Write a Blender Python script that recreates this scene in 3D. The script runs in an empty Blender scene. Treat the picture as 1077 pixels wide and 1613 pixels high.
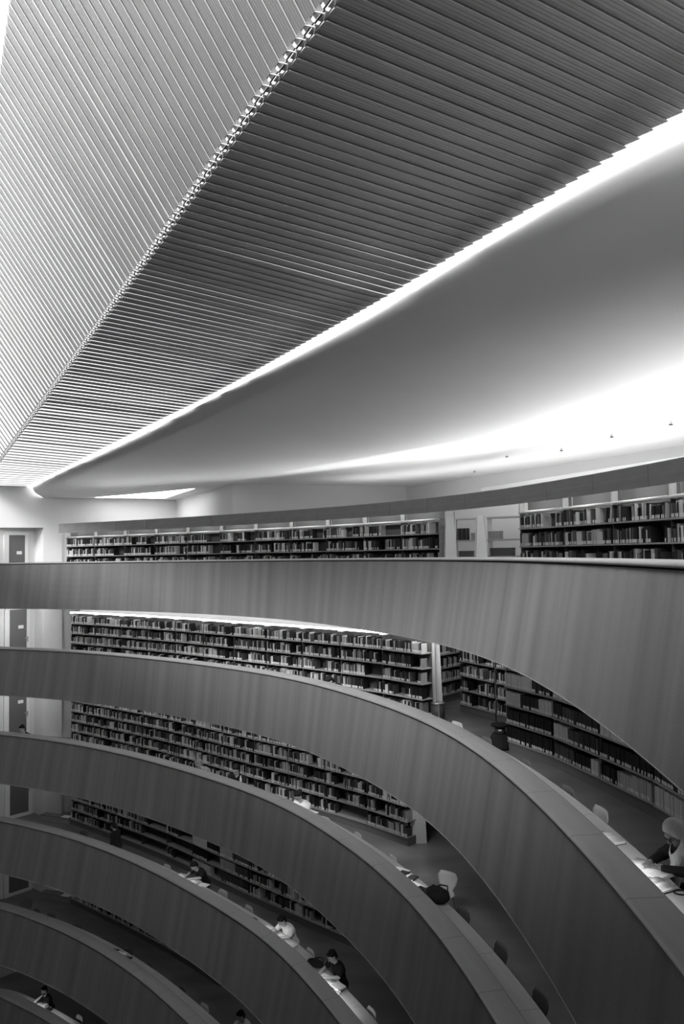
import bpy, bmesh, math, random
import numpy as np
from mathutils import Vector, Matrix
from numpy.polynomial import chebyshev as Ch

random.seed(11)
SC = bpy.context.scene
COL = SC.collection

# ------------------------------------------------------------------ camera, sky, exposure
F_PX, PITCH, ROLL = 1250.3, 0.05266, 0.01785
cam_d = bpy.data.cameras.new('camera'); cam = bpy.data.objects.new('camera', cam_d); COL.objects.link(cam)
cam_d.sensor_fit = 'VERTICAL'; cam_d.sensor_height = 36.0; cam_d.lens = F_PX / 1613 * 36.0
cam_d.clip_start = 0.05; cam_d.clip_end = 300
_c, _s = math.cos(ROLL), math.sin(ROLL); _cp, _sp = math.cos(PITCH), math.sin(PITCH)
FWD = Vector((0, _cp, _sp)); R0 = Vector((1, 0, 0)); U0 = Vector((0, -_sp, _cp))
RI = _c * R0 - _s * U0; UI = _s * R0 + _c * U0
cam.matrix_world = Matrix(((RI.x, UI.x, -FWD.x, 0), (RI.y, UI.y, -FWD.y, 0), (RI.z, UI.z, -FWD.z, 0), (0, 0, 0, 1)))
SC.camera = cam

SKY_LOW, SKY_TOP, SKY_EL, SKY_ZEN, SKY_LEFT, SUN_E = 1.25, 10.0, 18, 0.65, 0.40, 3.8
world = bpy.data.worlds.new('sky'); SC.world = world; world.use_nodes = True
bg = world.node_tree.nodes['Background']; bg.inputs[0].default_value = (1, 1, 1, 1)
_nt = world.node_tree; _tc = _nt.nodes.new('ShaderNodeTexCoord'); _dp = _nt.nodes.new('ShaderNodeVectorMath'); _dp.operation = 'DOT_PRODUCT'
_mr = _nt.nodes.new('ShaderNodeMapRange'); _mr.interpolation_type = 'SMOOTHSTEP'
_el = math.radians(SKY_EL); _dp.inputs[1].default_value = (0.27 * math.cos(_el), -0.963 * math.cos(_el), math.sin(_el))     # brighter sky on one side, the sun behind cloud
_nt.links.new(_tc.outputs['Generated'], _dp.inputs[0]); _nt.links.new(_dp.outputs['Value'], _mr.inputs[0])
_mr.inputs[1].default_value = 0.75; _mr.inputs[2].default_value = 1.0; _mr.inputs[3].default_value = SKY_LOW; _mr.inputs[4].default_value = SKY_TOP
_sx = _nt.nodes.new('ShaderNodeSeparateXYZ'); _nt.links.new(_tc.outputs['Generated'], _sx.inputs[0])
_hz = _nt.nodes.new('ShaderNodeMapRange'); _hz.interpolation_type = 'SMOOTHSTEP'; _nt.links.new(_sx.outputs[2], _hz.inputs[0])                    # bright haze low down, darker overhead
_hz.inputs[1].default_value = 0.55; _hz.inputs[2].default_value = 0.85; _hz.inputs[3].default_value = 1.0; _hz.inputs[4].default_value = SKY_ZEN
_lf = _nt.nodes.new('ShaderNodeVectorMath'); _lf.operation = 'DOT_PRODUCT'; _lf.inputs[1].default_value = (-0.866, -0.5, 0); _nt.links.new(_tc.outputs['Generated'], _lf.inputs[0])
_ld = _nt.nodes.new('ShaderNodeMapRange'); _ld.interpolation_type = 'SMOOTHSTEP'; _nt.links.new(_lf.outputs['Value'], _ld.inputs[0])
_ld.inputs[1].default_value = 0.2; _ld.inputs[2].default_value = 0.8; _ld.inputs[3].default_value = 1.0; _ld.inputs[4].default_value = SKY_LEFT        # left sky dimmed to keep the left louvre wing darker
_m1 = _nt.nodes.new('ShaderNodeMath'); _m1.operation = 'MULTIPLY'; _nt.links.new(_mr.outputs[0], _m1.inputs[0]); _nt.links.new(_hz.outputs[0], _m1.inputs[1])
_m2 = _nt.nodes.new('ShaderNodeMath'); _m2.operation = 'MULTIPLY'; _nt.links.new(_m1.outputs[0], _m2.inputs[0]); _nt.links.new(_ld.outputs[0], _m2.inputs[1])
_nt.links.new(_m2.outputs[0], bg.inputs[1])
_sd = bpy.data.lights.new('hazy_sun', 'SUN'); _sd.energy = SUN_E; _sd.angle = math.radians(20); _so = bpy.data.objects.new('hazy_sun', _sd); COL.objects.link(_so)
_e2 = math.radians(37); _so.rotation_euler = Vector((-0.5 * math.cos(_e2), -0.866 * math.cos(_e2), math.sin(_e2))).to_track_quat('Z', 'Y').to_euler()
SC.view_settings.view_transform = 'Standard'; SC.view_settings.look = 'None'
SC.view_settings.exposure = 0.0; SC.view_settings.gamma = 1.0; SC.view_settings.use_curve_mapping = False
SC.cycles.use_denoising = True
SC.cycles.max_bounces = 7; SC.cycles.diffuse_bounces = 5; SC.cycles.sample_clamp_indirect = 6.0
SC.cycles.caustics_reflective = False; SC.cycles.caustics_refractive = False

def area_light(name, loc, direction, sx, sy, watts, portal=False, up=None):
    d = bpy.data.lights.new(name, 'AREA'); d.shape = 'RECTANGLE'; d.size = sx; d.size_y = sy; d.energy = watts
    if portal: d.cycles.is_portal = True
    o = bpy.data.objects.new(name, d); COL.objects.link(o)
    z = -Vector(direction).normalized()
    x = Vector(up if up else (1, 0, 0)); x = (x - z * x.dot(z)).normalized(); y = z.cross(x)
    o.matrix_world = Matrix(((x.x, y.x, z.x, loc[0]), (x.y, y.y, z.y, loc[1]), (x.z, y.z, z.z, loc[2]), (0, 0, 0, 1)))
    return o

# ------------------------------------------------------------------ levels and plan curves
H = 2.75
S1 = -0.165
GRAZE_FILL_W = 0.8
def S(k): return S1 - k * H              # top of the slatted face on gallery k (0 = topmost)
def FL(k): return S(k) - 1.0             # gallery floor
PAR = 1.404                              # height of the slatted face
AX = Vector((-0.5, 0.8660254, 0)); DX = Vector((0.8660254, 0.5, 0))   # skylight axis and its normal

def ray(x, y):
    u0, v0 = x - 538.5, y - 806.5
    u = _c * u0 - _s * v0; v = _s * u0 + _c * v0
    return Vector((u, F_PX * _cp + v * _sp, F_PX * _sp - v * _cp))
def at(x, y, z):
    r = ray(x, y); return r * (z / r.z)
def bearing(x, y=880):
    r = ray(x, y); return r.x / r.y

COEF = [9.5943, -0.5323, 3.88549, -0.143, 0.43509, 0.04755, 0.03229, 0.04815, -0.0228, -0.27426, -0.07294, 0.24277, 0.00944,
        0.12357, -0.26625, -0.03258, -0.10196, 0.07095, -0.02399, -0.0482, 0.06621, 0.00372, -0.00859, 0.00494, 0.02088]
CEN = np.array([-5.0, 14.0])
def Rf(be, k, b):
    t = (be - math.radians(58)) / math.radians(90); i = 0; o = 0
    for N, w in ((9, 1), (5, k), (5, b), (3, k * b), (3, k * k)):
        o = o + w * Ch.chebval(t, COEF[i:i + N]); i += N
    return o
def resample(P, step):
    P = np.asarray(P); L = np.r_[0, np.cumsum(np.linalg.norm(np.diff(P, axis=0), axis=1))]
    n = max(2, int(round(L[-1] / step)) + 1); t = np.linspace(0, L[-1], n)
    return np.c_[np.interp(t, L, P[:, 0]), np.interp(t, L, P[:, 1])]
def catmull(P, n=12):
    P = [np.array(p, float) for p in P]; P = [2 * P[0] - P[1]] + P + [2 * P[-1] - P[-2]]; o = []
    for i in range(1, len(P) - 2):
        a, b, c, d = P[i - 1:i + 3]
        for t in np.linspace(0, 1, n, endpoint=False):
            o.append(0.5 * (2 * b + (c - a) * t + (2 * a - 5 * b + 4 * c - d) * t * t + (3 * b - a - 3 * c + d) * t ** 3))
    o.append(P[-2]); return np.array(o)
def rail_data(k, b=0):
    be = np.radians(np.linspace(-27.5, 143, 240)); R = Rf(be, k, b)
    return np.c_[CEN[0] + R * np.sin(be), CEN[1] + R * np.cos(be)]
REST = [(1.5, 1.4), (0.1, -1.4), (-2.8, -1.7), (-6.4, 2.0), (-10.4, 8.0), (-13.2, 15), (-14.5, 21), (-13.95, 25.0), (-12.9, 26.6)]
def rail_loop(k, b=0):
    D = rail_data(k, b); rest = [np.array(p) + (np.array([-5.5, 13]) - np.array(p)) * (0.02 * b + 0.008 * k) for p in REST]
    q = catmull([D[-8], D[-1]] + rest + [D[0], D[8]], 14)
    n = 14; q = q[n:-(n)]                                     # from D[-1] round the near end to D[0]
    return D, q
def normals(P):
    T = np.gradient(P, axis=0); T /= np.linalg.norm(T, axis=1)[:, None]
    N = np.c_[-T[:, 1], T[:, 0]]                              # heading tip -> near end : left-hand side is away from the void
    return T, N

# ------------------------------------------------------------------ materials
def mat(name, v, rough=0.6, spec=0.3, metal=0.0, emis=None, noise=None, bump=None):
    m = bpy.data.materials.new(name); m.use_nodes = True; nt = m.node_tree; b = nt.nodes['Principled BSDF']
    col = (v, v, v, 1)
    b.inputs['Base Color'].default_value = col; b.inputs['Roughness'].default_value = rough
    b.inputs['Specular IOR Level'].default_value = spec; b.inputs['Metallic'].default_value = metal
    if emis:
        b.inputs['Emission Color'].default_value = (1, 1, 1, 1); b.inputs['Emission Strength'].default_value = emis
    if noise:
        sc, amt, stretch, uv = noise
        tc = nt.nodes.new('ShaderNodeTexCoord'); mp = nt.nodes.new('ShaderNodeMapping'); mp.inputs['Scale'].default_value = stretch
        nz = nt.nodes.new('ShaderNodeTexNoise'); nz.inputs['Scale'].default_value = sc; nz.inputs['Detail'].default_value = 4
        rmp = nt.nodes.new('ShaderNodeMapRange'); rmp.inputs[1].default_value = 0.3; rmp.inputs[2].default_value = 0.7
        rmp.inputs[3].default_value = v * (1 - amt); rmp.inputs[4].default_value = v * (1 + amt)
        nt.links.new(tc.outputs['UV' if uv else 'Object'], mp.inputs[0]); nt.links.new(mp.outputs[0], nz.inputs[0])
        nt.links.new(nz.outputs[0], rmp.inputs[0]); nt.links.new(rmp.outputs[0], b.inputs['Base Color'])
    return m
M = {}
M['plaster'] = mat('white_plaster', 0.90, 0.9, 0.1, noise=(0.6, 0.015, (1, 1, 1), False))
M['wall'] = mat('white_wall', 0.74, 0.85, 0.1, noise=(0.5, 0.03, (1, 1, 1), False))
M['slat'] = mat('slatted_wood', 0.22, 0.55, 0.25, noise=(1.0, 0.22, (2.6, 0.03, 1), True))
M['slat_gap'] = mat('slat_backing', 0.03, 0.8, 0.1)
M['cap'] = mat('rail_wood', 0.36, 0.42, 0.35, noise=(1.2, 0.08, (0.7, 6, 1), True))
M['desk'] = mat('desk_wood', 0.42, 0.45, 0.3, noise=(2.0, 0.08, (0.5, 5, 1), True))
M['floor'] = mat('polished_floor', 0.16, 0.32, 0.45, noise=(0.5, 0.25, (1, 3, 1), False))
M['shelf'] = mat('shelf_wood', 0.34, 0.5, 0.3, noise=(3.0, 0.1, (1, 1, 6), False))
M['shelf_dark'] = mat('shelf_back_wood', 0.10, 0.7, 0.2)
M['fascia'] = mat('fascia_wood', 0.32, 0.5, 0.3, noise=(2.0, 0.08, (1, 1, 8), False))
M['back_board'] = mat('back_board_wood', 0.22, 0.6, 0.2)
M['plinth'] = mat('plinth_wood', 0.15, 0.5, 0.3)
M['white'] = mat('white_lacquer', 0.82, 0.4, 0.35)
M['louvre_a'] = mat('pale_louvre_wood', 0.48, 0.7, 0.15, noise=(1.5, 0.05, (1, 1, 1), False))
M['ridge'] = mat('ridge_metal', 0.75, 0.45, 0.3)
M['dark'] = mat('dark_metal', 0.05, 0.5, 0.3)
M['chrome'] = mat('steel_tube', 0.55, 0.25, 0.5, metal=0.9)
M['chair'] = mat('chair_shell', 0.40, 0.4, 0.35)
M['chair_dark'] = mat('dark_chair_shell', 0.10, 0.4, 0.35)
M['glass'] = mat('grey_door_glass', 0.16, 0.12, 0.5)
M['paper'] = mat('paper', 0.85, 0.8, 0.1)
M['ink'] = mat('printed_text', 0.32, 0.8, 0.1)
M['black'] = mat('black_cloth', 0.018, 0.8, 0.15)
M['hair'] = mat('dark_hair', 0.012, 0.6, 0.25)
M['hair_grey'] = mat('fair_hair', 0.22, 0.6, 0.2)
M['skin'] = mat('skin', 0.42, 0.55, 0.3)
M['skin_dark'] = mat('tanned_skin', 0.22, 0.55, 0.3)
M['scarf'] = mat('pale_scarf', 0.58, 0.85, 0.1, noise=(8, 0.06, (1, 1, 1), False))
M['shirt_white'] = mat('white_shirt', 0.78, 0.85, 0.1)
M['shirt_grey'] = mat('grey_shirt', 0.30, 0.85, 0.1)
M['trousers'] = mat('dark_trousers', 0.04, 0.85, 0.1)
BOOKV = [0.015, 0.03, 0.07, 0.14, 0.26, 0.42, 0.6]
for i, v in enumerate(BOOKV): M['book%d' % i] = mat('book_cloth_%d' % i, v, 0.6, 0.25)
M['tag'] = mat('spine_label_paper', 0.72, 0.7, 0.1)
M['strip'] = mat('lit_shelf_strip', 0.9, 0.5, 0.1, emis=5.0)
M['strip_dim'] = mat('dim_shelf_strip', 0.9, 0.5, 0.1, emis=1.2)
M['rooflight'] = mat('bright_rooflight', 0.9, 0.5, 0.1, emis=5.0)
M['lamp'] = mat('lit_desk_lamp', 0.9, 0.5, 0.1, emis=4.0)

def add_seams(m, pitch, width, dark):
    nt = m.node_tree; b = nt.nodes['Principled BSDF']; src = b.inputs['Base Color'].links[0].from_socket
    uv = nt.nodes.new('ShaderNodeTexCoord'); sx = nt.nodes.new('ShaderNodeSeparateXYZ'); md = nt.nodes.new('ShaderNodeMath'); md.operation = 'MODULO'; md.inputs[1].default_value = pitch
    lt = nt.nodes.new('ShaderNodeMath'); lt.operation = 'LESS_THAN'; lt.inputs[1].default_value = width
    mx = nt.nodes.new('ShaderNodeMix'); mx.data_type = 'RGBA'; mx.inputs[7].default_value = (dark, dark, dark, 1)
    nt.links.new(uv.outputs['UV'], sx.inputs[0]); nt.links.new(sx.outputs[0], md.inputs[0]); nt.links.new(md.outputs[0], lt.inputs[0]); nt.links.new(lt.outputs[0], mx.inputs[0])
    nt.links.new(src, mx.inputs[6]); nt.links.new(mx.outputs[2], b.inputs['Base Color'])
add_seams(M['cap'], 1.45, 0.010, 0.15); add_seams(M['desk'], 1.45, 0.008, 0.17)

# ------------------------------------------------------------------ mesh helpers
class MB:
    def __init__(s): s.v = []; s.f = []; s.m = []; s.uv = []; s.smooth = []
    def quad_pts(s, pts, mi=0, uv=None, sm=False):
        i = len(s.v); s.v += [tuple(p) for p in pts]; s.f.append(tuple(range(i, i + len(pts)))); s.m.append(mi); s.uv.append(uv); s.smooth.append(sm)
    def box(s, c, sx, sy, sz, rz=0.0, mi=0, X=None, Y=None, Z=None):
        X = Vector(X) if X else Vector((math.cos(rz), math.sin(rz), 0)); Y = Vector(Y) if Y else Vector((-math.sin(rz), math.cos(rz), 0)); Z = Vector(Z) if Z else Vector((0, 0, 1))
        c = Vector(c); i = len(s.v)
        for a, b, d in ((-1, -1, -1), (1, -1, -1), (1, 1, -1), (-1, 1, -1), (-1, -1, 1), (1, -1, 1), (1, 1, 1), (-1, 1, 1)):
            s.v.append(tuple(c + X * (a * sx / 2) + Y * (b * sy / 2) + Z * (d * sz / 2)))
        for q in ((0, 3, 2, 1), (4, 5, 6, 7), (0, 1, 5, 4), (1, 2, 6, 5), (2, 3, 7, 6), (3, 0, 4, 7)):
            s.f.append(tuple(i + k for k in q)); s.m.append(mi); s.uv.append(None); s.smooth.append(False)
    def tube(s, pts, r, n=8, mi=0, caps=True):
        pts = [Vector(p) for p in pts]; rr = r if isinstance(r, (list, tuple)) else [r] * len(pts); base = len(s.v)
        for j, p in enumerate(pts):
            t = (pts[min(j + 1, len(pts) - 1)] - pts[max(j - 1, 0)]).normalized()
            a = Vector((0, 0, 1)) if abs(t.z) < 0.9 else Vector((1, 0, 0)); x = t.cross(a).normalized(); y = t.cross(x)
            for k in range(n): s.v.append(tuple(p + (x * math.cos(2 * math.pi * k / n) + y * math.sin(2 * math.pi * k / n)) * rr[j]))
        for j in range(len(pts) - 1):
            for k in range(n):
                a = base + j * n + k; b = base + j * n + (k + 1) % n
                s.f.append((a, b, b + n, a + n)); s.m.append(mi); s.uv.append(None); s.smooth.append(True)
        if caps:
            for q in (tuple(base + k for k in range(n))[::-1], tuple(base + (len(pts) - 1) * n + k for k in range(n))):
                s.f.append(q); s.m.append(mi); s.uv.append(None); s.smooth.append(False)
    def ball(s, c, rx, ry=None, rz=None, n=10, mi=0, axes=None):
        ry = ry or rx; rz = rz or rx; c = Vector(c); base = len(s.v); A = axes or (Vector((1, 0, 0)), Vector((0, 1, 0)), Vector((0, 0, 1)))
        m = max(4, n // 2 + 1)
        s.v.append(tuple(c - A[2] * rz))
        for j in range(1, m):
            ph = -math.pi / 2 + math.pi * j / m
            for k in range(n):
                th = 2 * math.pi * k / n
                s.v.append(tuple(c + A[0] * (rx * math.cos(ph) * math.cos(th)) + A[1] * (ry * math.cos(ph) * math.sin(th)) + A[2] * (rz * math.sin(ph))))
        s.v.append(tuple(c + A[2] * rz)); top = len(s.v) - 1
        F = []
        for k in range(n): F.append((base, base + 1 + (k + 1) % n, base + 1 + k))
        for j in range(m - 2):
            for k in range(n):
                a = base + 1 + j * n + k; b = base + 1 + j * n + (k + 1) % n; F.append((a, b, b + n, a + n))
        for k in range(n): F.append((top, base + 1 + (m - 2) * n + k, base + 1 + (m - 2) * n + (k + 1) % n))
        for q in F: s.f.append(q); s.m.append(mi); s.uv.append(None); s.smooth.append(True)
    def sweep(s, P, prof, closed=True, mi=0, z0=0.0, smooth=True, caps=True, u0=0.0):
        """sweep a profile [(offset away from the void, dz)] along the plan curve P; prof may be a function of the index"""
        T, N = normals(P); base = len(s.v); n = len(prof)
        L = np.r_[0, np.cumsum(np.linalg.norm(np.diff(P, axis=0), axis=1))] + u0
        V = np.r_[0, np.cumsum([math.hypot(prof[(i + 1) % n][0] - prof[i][0], prof[(i + 1) % n][1] - prof[i][1]) for i in range(n)])]
        for p, nn in zip(P, N):
            for o, dz in prof: s.v.append((p[0] + nn[0] * o, p[1] + nn[1] * o, z0 + dz))
        for i in range(len(P) - 1):
            for j in range(n if closed else n - 1):
                k = (j + 1) % n; a = base + i * n + j; b = base + i * n + k
                s.f.append((a, a + n, b + n, b)); s.m.append(mi); s.smooth.append(smooth)
                s.uv.append(((L[i], V[j]), (L[i + 1], V[j]), (L[i + 1], V[j + 1]), (L[i], V[j + 1])))
        if closed and caps:
            for q in (tuple(base + k for k in range(n)), tuple(base + (len(P) - 1) * n + k for k in range(n))[::-1]):
                s.f.append(q); s.m.append(mi); s.uv.append(None); s.smooth.append(False)
    def build(s, name, mats, parent=None, fix=False):
        me = bpy.data.meshes.new(name); me.from_pydata(s.v, [], s.f)
        mats = mats if isinstance(mats, (list, tuple)) else [mats]
        for q in mats: me.materials.append(q)
        me.polygons.foreach_set('material_index', s.m); me.polygons.foreach_set('use_smooth', s.smooth)
        if any(u is not None for u in s.uv):
            ul = me.uv_layers.new(name='UVMap'); flat = []
            for f, u in zip(s.f, s.uv):
                for j in range(len(f)): flat += list(u[j]) if u is not None else [0.0, 0.0]
            ul.data.foreach_set('uv', flat)
        me.update()
        if fix:
            bm = bmesh.new(); bm.from_mesh(me); bmesh.ops.recalc_face_normals(bm, faces=bm.faces); bm.to_mesh(me); bm.free()
        o = bpy.data.objects.new(name, me); COL.objects.link(o)
        if parent: o.parent = parent
        return o
def empty(name, loc=(0, 0, 0), rz=0.0):
    o = bpy.data.objects.new(name, None); COL.objects.link(o); o.location = loc; o.rotation_euler = (0, 0, rz); o.empty_display_size = 0.1
    return o
def tag(o, label, cat, group=None):
    o['label'] = label; o['category'] = cat
    if group: o['group'] = group
    return o
def struct(o): o['kind'] = 'structure'; return o
def copy_tree(o, parent=None):
    c = o.copy(); COL.objects.link(c)
    if parent: c.parent = parent
    for ch in list(o.children): copy_tree(ch, c)
    return c
ORD = ['first', 'second', 'third', 'fourth', 'fifth', 'sixth', 'seventh', 'eighth', 'ninth', 'tenth', 'eleventh', 'twelfth', 'thirteenth',
       'fourteenth', 'fifteenth', 'sixteenth', 'seventeenth', 'eighteenth', 'nineteenth', 'twentieth']
def ordn(i):
    if i < 20: return ORD[i]
    return ('twenty-' if i < 29 else 'thirty-') + ORD[(i - 20) % 10] if i not in (29, 39) else ('thirtieth' if i == 29 else 'fortieth')
GAL = ['topmost gallery', 'second gallery down', 'third gallery down', 'fourth gallery down', 'fifth gallery down', 'lowest visible gallery']

# ------------------------------------------------------------------ setting: walls
ZB = FL(5) - 3.2
def wall(name, pts, z0, z1, m='wall', thick=0.0):
    mb = MB(); L = 0
    for a, b in zip(pts[:-1], pts[1:]):
        mb.quad_pts([(a[0], a[1], z0), (b[0], b[1], z0), (b[0], b[1], z1), (a[0], a[1], z1)])
    return struct(mb.build(name, M[m]))
CORNER = (-11.15, 29.62); D0 = (-11.66, 30.08); DDIR = Vector((-0.68, -0.733, 0))
EDX = Vector((0.887, 0.46, 0))
def epoint(u): return (CORNER[0] + EDX.x * u, CORNER[1] + EDX.y * u)
ZC = 2.3
# front end wall: right of the door recess on every level, over the recess only on top
st = 0.66
wall('wall_end', [CORNER, epoint(st)], ZB, 2.62)
pst = epoint(st); psb = (pst[0] - 0.0 - 0.46 * 0.08, pst[1] + 0.887 * 0.08)
wall('wall_end.001', [pst, psb, (psb[0] + EDX.x * 4.4, psb[1] + EDX.y * 4.4)], ZB, 2.62)
wallend_far = (psb[0] + EDX.x * 4.4, psb[1] + EDX.y * 4.4)
wall('wall_lintel', [epoint(-3.6), CORNER], 1.175, 2.72)
mb = MB(); a, b = epoint(-3.6), CORNER
mb.quad_pts([(a[0], a[1], 1.175), (b[0], b[1], 1.175), (D0[0], D0[1], 1.175), (a[0] - 0.5, a[1] + 1.0, 1.175)]); struct(mb.build('trim_lintel_soffit', M['wall']))
wall('wall_jamb', [CORNER, D0], ZB, 1.175)
dfar = (D0[0] + DDIR.x * 4.6, D0[1] + DDIR.y * 4.6)
wall('wall_doors', [D0, dfar], ZB, 1.6)
# rear walls seen over the topmost bookcases
wall('wall_recess', [wallend_far, (-3.48, 25.28)], ZB, 2.34)
wall('wall_rear', [(-3.48, 25.28), (2.27, 27.75)], ZB, 2.34)
wall('wall_right', [(2.27, 27.75), (7.74, 17.8), (12.5, 9.1), (16, 0), (15, -8)], ZB, 2.34)
# hidden sides of the hall
wall('wall_left', [dfar, (-16.0, 24.0), (-16.2, 18), (-14.0, 10), (-10.0, 2), (-6.5, -4.5)], ZB, 3.0, 'slat')
wall('wall_back', [(-6.5, -4.5), (4, -7), (15, -8)], ZB, 3.0, 'slat')
mb = MB(); mb.quad_pts([(-18, -9, ZB), (18, -9, ZB), (18, 36, ZB), (-18, 36, ZB)]); struct(mb.build('floor_ground', M['floor']))

# gallery floors and their undersides
ROUT = 18.2
def ring(name, k, z, b, off, m, up):
    P = resample(rail_data(k, b), 0.5); T, N = normals(P); mb = MB(); inn = P + N * off
    pts = inn
    def outp(p):
        be = math.atan2(p[0] - CEN[0], p[1] - CEN[1]); return (CEN[0] + ROUT * math.sin(be), CEN[1] + ROUT * math.cos(be))
    for p, q in zip(pts[:-1], pts[1:]):
        po, qo = outp(p), outp(q)
        quad = [(p[0], p[1], z), (q[0], q[1], z), (qo[0], qo[1], z), (po[0], po[1], z)]
        mb.quad_pts(quad if not up else quad[::-1])
    D, q = rail_loop(k, b); q = np.vstack([q[-30:-1], D[:14:2]]); Tq, Nq = normals(q); q = q + Nq * off; zt = z - 0.006 if up else z + 0.006
    for p, r in zip(q[:-1], q[1:]): mb.quad_pts([(p[0], p[1], zt), (r[0], r[1], zt), (r[0] - 3.0, r[1] + 5.5, zt), (p[0] - 3.0, p[1] + 5.5, zt)])
    return struct(mb.build(name, M[m]))
for k in range(6):
    ring('floor_gallery', k, FL(k), 0, 0.05, 'floor', True)
    ring('ceiling_gallery', k, S(k) - PAR + 0.01, 1, 0.0, 'plaster', False)

for k in range(6):
    for nm, b, z, m in (('floor_far_side', 0, FL(k) - 0.012, 'floor'), ('ceiling_far_side', 1, S(k) - PAR + 0.022, 'plaster')):
        D, q = rail_loop(k, b); T, N = normals(q); mb = MB(); o_ = q + N * 3.2; a_ = q + N * 0.05
        for i in range(0, len(q) - 1): mb.quad_pts([(a_[i][0], a_[i][1], z), (a_[i + 1][0], a_[i + 1][1], z), (o_[i + 1][0], o_[i + 1][1], z), (o_[i][0], o_[i][1], z)])
        struct(mb.build(nm, M[m]))

# ------------------------------------------------------------------ gallery parapets, rails and desks
STEP = 0.0265
LOOPS = {}
for k in range(6):
    D, q = rail_loop(k, 0); DB, qb = rail_loop(k, 1)
    P = resample(np.vstack([D[:-1], q[:38]]), STEP); T, N = normals(P)
    dense = resample(np.vstack([DB[:-1], qb[:40]]), 0.01)
    # foot of every slat: the point of the lower edge straight in front of its head
    foot = np.zeros_like(P); j = 0
    for i, (p, t) in enumerate(zip(P, T)):
        a, b2 = max(0, j - 200), min(len(dense), j + 400)
        dd = np.abs((dense[a:b2] - p) @ t); dd = dd + 0.02 * np.linalg.norm(dense[a:b2] - p, axis=1); j = a + int(dd.argmin()); foot[i] = dense[j]
    for _ in range(3): foot[1:-1] = (foot[:-2] + foot[1:-1] * 2 + foot[2:]) / 4
    z0, z1 = S(k), S(k) - PAR
    par = tag(empty('gallery_parapet', (P[len(P) // 2][0], P[len(P) // 2][1], S(k) - PAR)), '', 'parapet', 'slatted gallery parapets round the atrium')
    par['label'] = ['topmost slatted wooden parapet sweeping across the atrium, right under the eye-level bookcases',
                    'second slatted wooden parapet down, below the brightly lit strip of bookcases',
                    'third slatted wooden parapet down, with readers sitting behind its rail',
                    'fourth slatted wooden parapet down, with a white-shirted reader behind its rail',
                    'fifth slatted wooden parapet down, with a line of dark empty chairs behind',
                    'lowest slatted wooden parapet, cut off in the bottom corner under a bearded reader'][k]
    par.location = (0, 0, 0)
    mb = MB(); L = np.arange(len(P)) * STEP; vv = []; uu = []
    for i in range(len(P) - 1):
        for f, o in ((0.0, 0.0), (0.66, 0.0), (0.70, 0.013), (0.96, 0.013)):
            p = P[i] * (1 - f) + P[i + 1] * f + N[i] * o; g = foot[i] * (1 - f) + foot[i + 1] * f + N[i] * o
            vv.append(((p[0], p[1], z0), (g[0], g[1], z1))); uu.append((i + f) * STEP)
    for i, (p, g) in enumerate(vv): mb.v += [p, g]
    for i in range(len(vv) - 1):
        c = i % 4
        mb.f.append((2 * i, 2 * i + 1, 2 * i + 3, 2 * i + 2)); mb.m.append(1 if c == 2 else 0); mb.smooth.append(False)
        ua = math.floor(uu[i] / STEP) * STEP
        mb.uv.append(((ua, 0), (ua, 1.4), (ua, 1.4), (ua, 0)))
    mb.build('slat_cladding', [M['slat'], M['slat_gap']], par)
    mb = MB(); m = min(len(q), len(qb))
    for i in range(36, m - 1):
        mb.quad_pts([(q[i][0], q[i][1], z0), (qb[i][0], qb[i][1], z1), (qb[i + 1][0], qb[i + 1][1], z1), (q[i + 1][0], q[i + 1][1], z0)])
    mb.build('plain_cladding', M['slat'], par)
    C2 = resample(np.vstack([q[-44:-1], D[:-1], q[:44]]), 0.12); LOOPS[k] = C2
    mb = MB()
    mb.sweep(C2, [(-0.018, 0.016), (-0.034, 0.026), (-0.036, 0.042), (-0.024, 0.056), (0.0, 0.063), (0.30, 0.068), (0.318, 0.060), (0.32, 0.016)], z0=z0)
    mb.build('rail_cap', M['cap'], par)
    mb = MB(); mb.sweep(C2, [(0.02, 0.016), (0.30, 0.016), (0.30, -1.0), (0.24, -1.0), (0.24, -0.06), (0.02, -0.06)], z0=z0, smooth=False)
    mb.build('inner_panel', M['slat_gap'], par)
    # desk
    dk = tag(empty('reading_desk'), '', 'desk', 'curved reading desks behind the parapets')
    dk['label'] = ['curved wooden reading desk behind the topmost rail, barely showing',
                   'curved wooden reading desk where a woman in a pale headscarf reads',
                   'curved wooden reading desk carrying a fluffy black bag on the third gallery',
                   'curved wooden reading desk with two bright readers on the fourth gallery',
                   'curved wooden reading desk lined with dark empty chairs on the fifth gallery',
                   'curved wooden reading desk lit bright beside a bearded reader in the lowest corner'][k]
    mb = MB(); mb.sweep(C2, [(0.321, -0.255), (0.321, -0.225), (0.78, -0.225), (0.795, -0.235), (0.795, -0.255)], z0=z0, smooth=False)
    mb.build('desk_top', M['desk'], dk)
    for i in range(6, len(C2) - 4, 14):
        mb = MB()
        Tn, Nn = normals(C2[i - 1:i + 2]); t, n = Tn[1], Nn[1]; c = C2[i] + n * 0.52
        mb.box((c[0], c[1], z0 - 0.28), 0.03, 0.36, 0.05, math.atan2(t[1], t[0])); mb.build('bracket', M['dark'], dk)

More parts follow.
